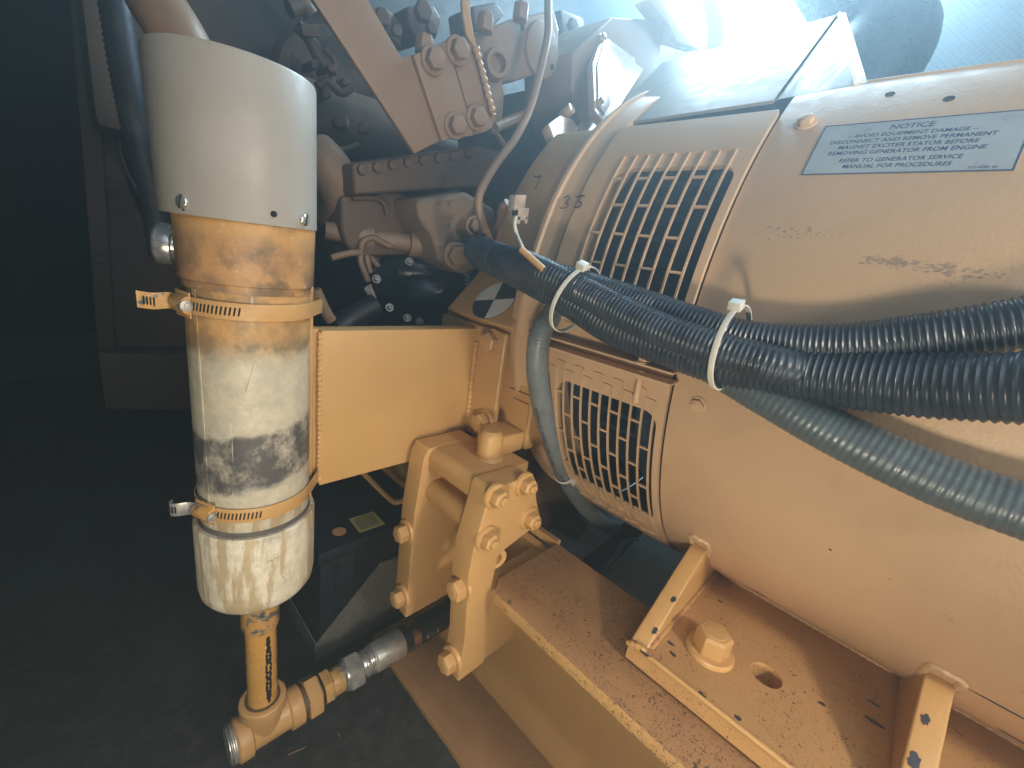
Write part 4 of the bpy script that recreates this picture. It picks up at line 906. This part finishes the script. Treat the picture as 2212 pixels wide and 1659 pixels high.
for ps_, y_ in ((((600, 40), (760, 60), (860, 180), (840, 330), (760, 260)), .62), (((880, 40), (1060, 20), (1120, 120), (1090, 260), (960, 300), (900, 200)), .60), (((1330, 40), (1500, 10), (1560, 100), (1470, 190), (1350, 210)), .58), (((1940, 60), (2100, 120), (2120, 300), (1960, 330)), .60), (((1930, 430), (2080, 470), (2060, 700), (1900, 690)), .60)):
    b = MB(); b.prism([at(*z2(*c_), y=y_) for c_ in ps_], (0, .06, 0)); b.build('side_casting', m_cast_dark, E, .005, seg=3)
for c_, r_ in (((700, 130), .010), ((800, 220), .007), ((980, 90), .012), ((1040, 200), .008), ((2010, 180), .010), ((1990, 560), .010), ((2040, 640), .007)):
    p = at(*z2(*c_), y=.595); b = MB(); b.hexa(p, (-.2, -1, 0), r_, r_ * 1.8, 12); b.build('flange_bolt', m_cast_dark, E, .0006)
for c_ in ((1180, 1400), (1195, 1500), (1100, 1385), (1165, 1560)):
    p = at(*z2(*c_), y=.495); b = MB(); b.lathe(p, (0, -1, 0), [(0, .003), (.0006, .003)], 12); b.build('casting_mark', m_steel, E)
# glossy octagonal cover plate and castings
yc = .455
b = MB(); b.prism([at(*z3(*c_), y=yc + .02) for c_ in ((60, 250), (150, 170), (250, 80), (420, 90), (500, 140), (450, 400), (250, 640), (110, 620), (60, 500))], (0, .10, 0)); b.build('side_housing', m_bracket, E, .004, seg=3)
m_mirror = Mat('wet_gloss_paint'); m_mirror.set((.50, .36, .26), .17, coat=.6); m_mirror.bump(m_mirror.noise(150, 5), .0012, .35); m_mirror = m_mirror.m
pcv = at(*z3(270, 330), y=yc); ncv = V((-.03, -.87, .50)).normalized()
def onpl(q_, off=0):
    d = V(ray(q_)); p_ = pcv + ncv * off; return d * (p_.dot(ncv) / d.dot(ncv))
b = MB(); b.prism([onpl(z3(*c_)) for c_ in ((195, 180), (262, 100), (385, 200), (400, 330), (290, 500), (215, 590), (165, 530), (155, 300))], -ncv * .012); b.build('cover_plate', m_mirror, E, .003, seg=3, label='glossy eight sided cover plate mirroring daylight')
b = MB(); b.prism([onpl(z3(*c_), .003) for c_ in ((212, 200), (258, 140), (352, 215), (362, 320), (270, 470), (215, 545), (185, 505), (180, 310))], -ncv * .003); b.build('cover_relief', m_mirror, E, .001)
for c_ in ((195, 185), (385, 225), (185, 490), (285, 118)):
    bolt(E, onpl(z3(*c_), .001), ncv, .008, .005, .006, 10, mat=m_mirror)
b = MB(); b.prism([at(*z3(*c_), y=.46) for c_ in ((430, 0), (520, -60), (560, 60), (670, 235), (560, 200), (520, 120))], (0, .03, 0)); b.build('sensor_arm', m_tan_gloss, E, .003, seg=2)
pcv = at(*z3(100, 610), y=.43)
for nm_, ps_ in (('linkage_casting', ((-25, 680), (-60, 590), (0, 545), (60, 560), (90, 610), (60, 690), (0, 740))), ('linkage_boss', ((105, 560), (160, 545), (200, 610), (190, 660), (110, 660), (92, 615))), ('linkage_blade', ((200, 655), (300, 640), (440, 588), (432, 612), (330, 650), (250, 690)))):
    b = MB(); b.prism([onpl(z3(*c_)) for c_ in ps_], -ncv * .014); b.build(nm_, m_mirror, E, .004, seg=3)
b = MB(); p = onpl(z3(40, 530)); b.lathe(p, ncv, [(-.012, .0075), (.006, .0075), (.007, .006)], 20); b.build('pivot', m_mirror, E, .0006, 30)
b = MB(); b.tube(spline([at(*z3(*c_), y=.50) for c_ in ((735, 260), (745, 150), (735, 50), (700, -60))], .006), .017, 20); b.build('bright_pipe', m_tan_gloss, E, 0, 60)

m_dimz = plain('dark_zinc', (.20, .20, .19), .45, .5)  # darker zinc tone for the starter bolts
# ---- starter motor
SM = thing('starter_motor', 'glossy black starter motor half hidden above the box arm', 'starter motor', at(900, 660, y=.56))
c0 = at(*z5(700, 640), y=.60); c1 = at(*z5(1160, 650), y=.56); ax = (c1 - c0).normalized(); L_ = (c1 - c0).length
b = MB(); b.lathe(c0, ax, [(0, .046), (.01, .052), (L_ * .55, .052), (L_ * .57, .047), (L_ * .80, .046), (L_ * .82, .040), (L_ * .9, .040), (L_ * .92, .028), (L_, .026)], 40); b.build('motor_body', m_black, SM, 0, 35)
b = MB(); b.lathe(c0 + V((0, 0, .035)) - ax * .01, ax, [(-.02, .028), (.0, .040), (.05, .042), (.055, .034), (.08, .03)], 32); b.build('solenoid', m_black, SM, 0, 35)
b = MB(); b.prism([at(*z5(*c_), y=.57) for c_ in ((470, 500), (620, 420), (780, 385), (830, 430), (860, 560), (700, 700), (520, 640))], (0, .012, 0)); b.build('end_bracket', m_black, SM, .003)
for c_ in ((755, 428), (528, 548), (618, 745), (740, 815), (825, 840)): p = at(*z5(*c_), y=.552); bolt(SM, p, (-.4, -1, .3), .007, .004, .006, 12, mat=m_dimz)
for h_ in (.84, .87, .90): b = MB(); b.lathe(c0 + ax * L_ * h_, ax, [(0, .0405), (.0015, .042), (.003, .0405)], 40, cap=False); b.build('chrome_ring', m_steel, SM)
b = MB(); b.prism([at(*z5(*c_), y=.555) for c_ in ((445, 610), (490, 580), (530, 680), (480, 685))], (0, .004, 0)); b.build('foil_tag', m_steel, SM)
for i_, pts in enumerate((((215, 400), (330, 370), (430, 360)), ((470, 560), (420, 420), (430, 300), (500, 260), (560, 290), (630, 320)), ((485, 500), (460, 380), (470, 300), (540, 262), (610, 300)), ((550, 470), (490, 390), (480, 320)), ((700, 385), (560, 290)))):
    b = MB(); b.tube(spline([at(*z5(*c_), y=.545 + .01 * i_) for c_ in pts], .003), .0042, 10)
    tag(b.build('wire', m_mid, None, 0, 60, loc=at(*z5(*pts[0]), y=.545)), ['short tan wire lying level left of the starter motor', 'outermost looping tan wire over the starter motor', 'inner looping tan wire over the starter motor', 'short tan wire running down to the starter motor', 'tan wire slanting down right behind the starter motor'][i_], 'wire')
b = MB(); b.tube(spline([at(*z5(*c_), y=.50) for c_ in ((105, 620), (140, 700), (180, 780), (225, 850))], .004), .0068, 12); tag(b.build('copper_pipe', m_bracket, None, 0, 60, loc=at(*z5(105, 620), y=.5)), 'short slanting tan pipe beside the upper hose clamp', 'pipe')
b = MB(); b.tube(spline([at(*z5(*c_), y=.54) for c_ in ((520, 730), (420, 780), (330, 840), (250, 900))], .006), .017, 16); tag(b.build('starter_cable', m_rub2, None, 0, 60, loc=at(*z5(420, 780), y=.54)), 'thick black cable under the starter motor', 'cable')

# ---- pan area: cable, dark plug
b = MB(); b.tube(spline([at(*b2(x_, y_), z=z_) for x_, y_, z_ in ((2050, 860, -.40), (1960, 950, -.425), (1850, 1060, -.438), (1720, 1170, -.44), (1600, 1300, -.44))], .006), .0165, 24)
tag(b.build('pan_cable', m_rub2, None, 0, 60, loc=at(1330, 1190, z=-.44)), 'black cable lying on the grey pan under the generator', 'cable')
b = MB(); b.tube(spline([at(*b2(x_, y_), z=-.415) for x_, y_ in ((1830, 1170), (1900, 1090), (1960, 990), (2060, 960), (2105, 985), (2060, 1060), (1960, 1130), (1850, 1175))], .003), .0028, 12)
tag(b.build('clear_tube_loop', m_clear, None, 0, 60, loc=at(1370, 1170, z=-.41)), 'clear plastic tube loop beside the black pan cable', 'tube')
EB = MB(); p = at(*b2(1600, 860), y=.33); EB.hexa(p, (.2, -1, -.3), .022, .030, 12); EB.lathe(p, (-.2, 1, .3), [(0, .017), (.05, .017)], 20)
tag(EB.build('drain_plug', m_cast_dark, None, .001, 28, loc=p), 'dark hex drain plug under the grey conduit bend', 'plug')
b = MB(); b.box(.40, .75, .335, .55, -.42, -.20); b.build('flywheel_bottom', m_cast_dark, E, .02)

b = MB(); b.box(.52, .95, .13, .335, .12, .215); b.build('terminal_box', m_coil, G, .003)  # terminal box base, added dark to paint the shaded gap under the panel
# ---- sheet guard, gusset, black duct
SG = thing('sheet_guard', 'sloping sheet metal guard panel above the upper grille', 'guard panel', at(1500, 230, x=.47))
q_ = [at(1300, 272, x=.44), at(1385, 225, x=.455), at(1668, 216, x=.47), at(1815, 28, x=.62), at(1560, 95, x=.60), at(1435, 132, x=.57)]
A_ = at(1300, 272, x=.45); B_ = at(1672, 216, x=.45); C_ = at(1815, 30, x=.60); D_ = at(1430, 135, x=.60)
b = MB(); b.prism([A_, B_, C_, D_], (0, 0, -.003)); b.build('panel', m_panel, SG, .0005)
tA, tB, tC = at(*z3(1330, 65), y=.10), at(*z3(1025, 478), y=.12), at(*z3(1418, 402), y=.05)
b = MB(); b.prism([tA, tB, tC], (.002, -.003, .001)); b.build('triangular_gusset', m_panel, SG, .0004)
for a_, c_ in ((tA, tB), (tA, tC)): b = MB(); b.tube([a_, c_], .0011, 6); b.build('painted_rim_light', m_white, SG)  # white strips paint the backlit rim onto the gusset edges
b = MB(); b.prism([at(1390, 262, x=.47), at(1600, 232, x=.47), at(1605, 350, x=.49), at(1440, 360, x=.49)], (.003, 0, 0))
DU = MB(); DU.tube(spline([at(1760, -120, x=.95), at(1840, -30, x=.90), at(1885, 60, x=.86), at(1900, 110, x=.84), at(1800, 260, x=.8)], .01), .062, 32)
tag(DU.build('air_duct', plain('smooth_duct_rubber', (.012, .018, .035), .3, bump=0), None, 0, 60, loc=at(1885, 60, x=.86)), 'wide dark blue black air duct behind the triangular gusset', 'duct')

# ================================================================== LEFT BACKGROUND
RD = thing('radiator', 'dim red brown radiator frame with wire fan guard at the far left', 'radiator', at(300, 860, y=1.25))
yr = 1.25
def rp(pts, y): return [at(*p_, y=y) for p_ in pts]
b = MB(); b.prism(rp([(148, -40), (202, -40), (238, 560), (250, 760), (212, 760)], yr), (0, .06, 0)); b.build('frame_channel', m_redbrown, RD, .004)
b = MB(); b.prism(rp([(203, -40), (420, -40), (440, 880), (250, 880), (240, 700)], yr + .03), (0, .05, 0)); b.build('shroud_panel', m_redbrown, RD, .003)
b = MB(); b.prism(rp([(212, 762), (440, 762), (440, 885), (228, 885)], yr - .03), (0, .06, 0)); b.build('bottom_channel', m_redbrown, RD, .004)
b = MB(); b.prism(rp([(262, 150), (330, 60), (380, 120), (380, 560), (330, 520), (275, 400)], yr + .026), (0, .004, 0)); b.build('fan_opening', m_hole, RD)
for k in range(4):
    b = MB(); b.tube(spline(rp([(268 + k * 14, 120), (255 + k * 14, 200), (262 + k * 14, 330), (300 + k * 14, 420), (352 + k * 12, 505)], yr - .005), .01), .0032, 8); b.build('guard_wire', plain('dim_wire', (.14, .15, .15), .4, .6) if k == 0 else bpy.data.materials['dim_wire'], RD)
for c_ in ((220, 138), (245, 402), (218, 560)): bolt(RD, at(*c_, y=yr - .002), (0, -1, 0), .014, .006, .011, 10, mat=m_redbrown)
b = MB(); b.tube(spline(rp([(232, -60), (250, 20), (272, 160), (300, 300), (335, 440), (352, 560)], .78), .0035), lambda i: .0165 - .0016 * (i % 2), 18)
tag(b.build('dusty_cable', plain('dusty_conduit', (.04, .045, .055), .5), None, 0, 80, loc=at(300, 300, y=.78)), 'dusty dark corrugated cable hanging behind the heater at far left', 'cable')
b = MB(); b.tube(spline([at(300, -80, y=.62), at(336, 0, y=.60), at(385, 80, y=.58), at(450, 200, y=.58)], .006), .0245, 24)
tag(b.build('elbow_pipe', m_bracket, None, 0, 60, loc=at(345, 10, y=.6)), 'tan pipe entering the frame top behind the grey sleeve', 'pipe')
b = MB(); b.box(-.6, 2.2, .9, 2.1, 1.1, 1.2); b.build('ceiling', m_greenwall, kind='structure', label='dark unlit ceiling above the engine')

# ================================================================== ADDED VEIL (volume in place of lens glare)
hz = MB(); hz.box(-3.4, 3.4, -1.9, 3.2, FZ - 1.0, 2.4); hm = bpy.data.materials.new('veil'); hm.use_nodes = True; nt = hm.node_tree; nt.nodes.clear()
o_ = nt.nodes.new('ShaderNodeOutputMaterial'); v_ = nt.nodes.new('ShaderNodeVolumePrincipled'); v_.inputs['Color'].default_value = (.70, .90, 1, 1); v_.inputs['Density'].default_value = .38; v_.inputs['Anisotropy'].default_value = .68
nt.links.new(v_.outputs[0], o_.inputs['Volume']); ho = hz.build('veil', hm, kind='stuff'); ho['label'] = 'thin bluish haze volume added to stand in for lens glare'; ho['category'] = 'veil'
for o in bpy.data.objects:
    if o.get('kind') == 'structure' and 'category' in o: del o['category']
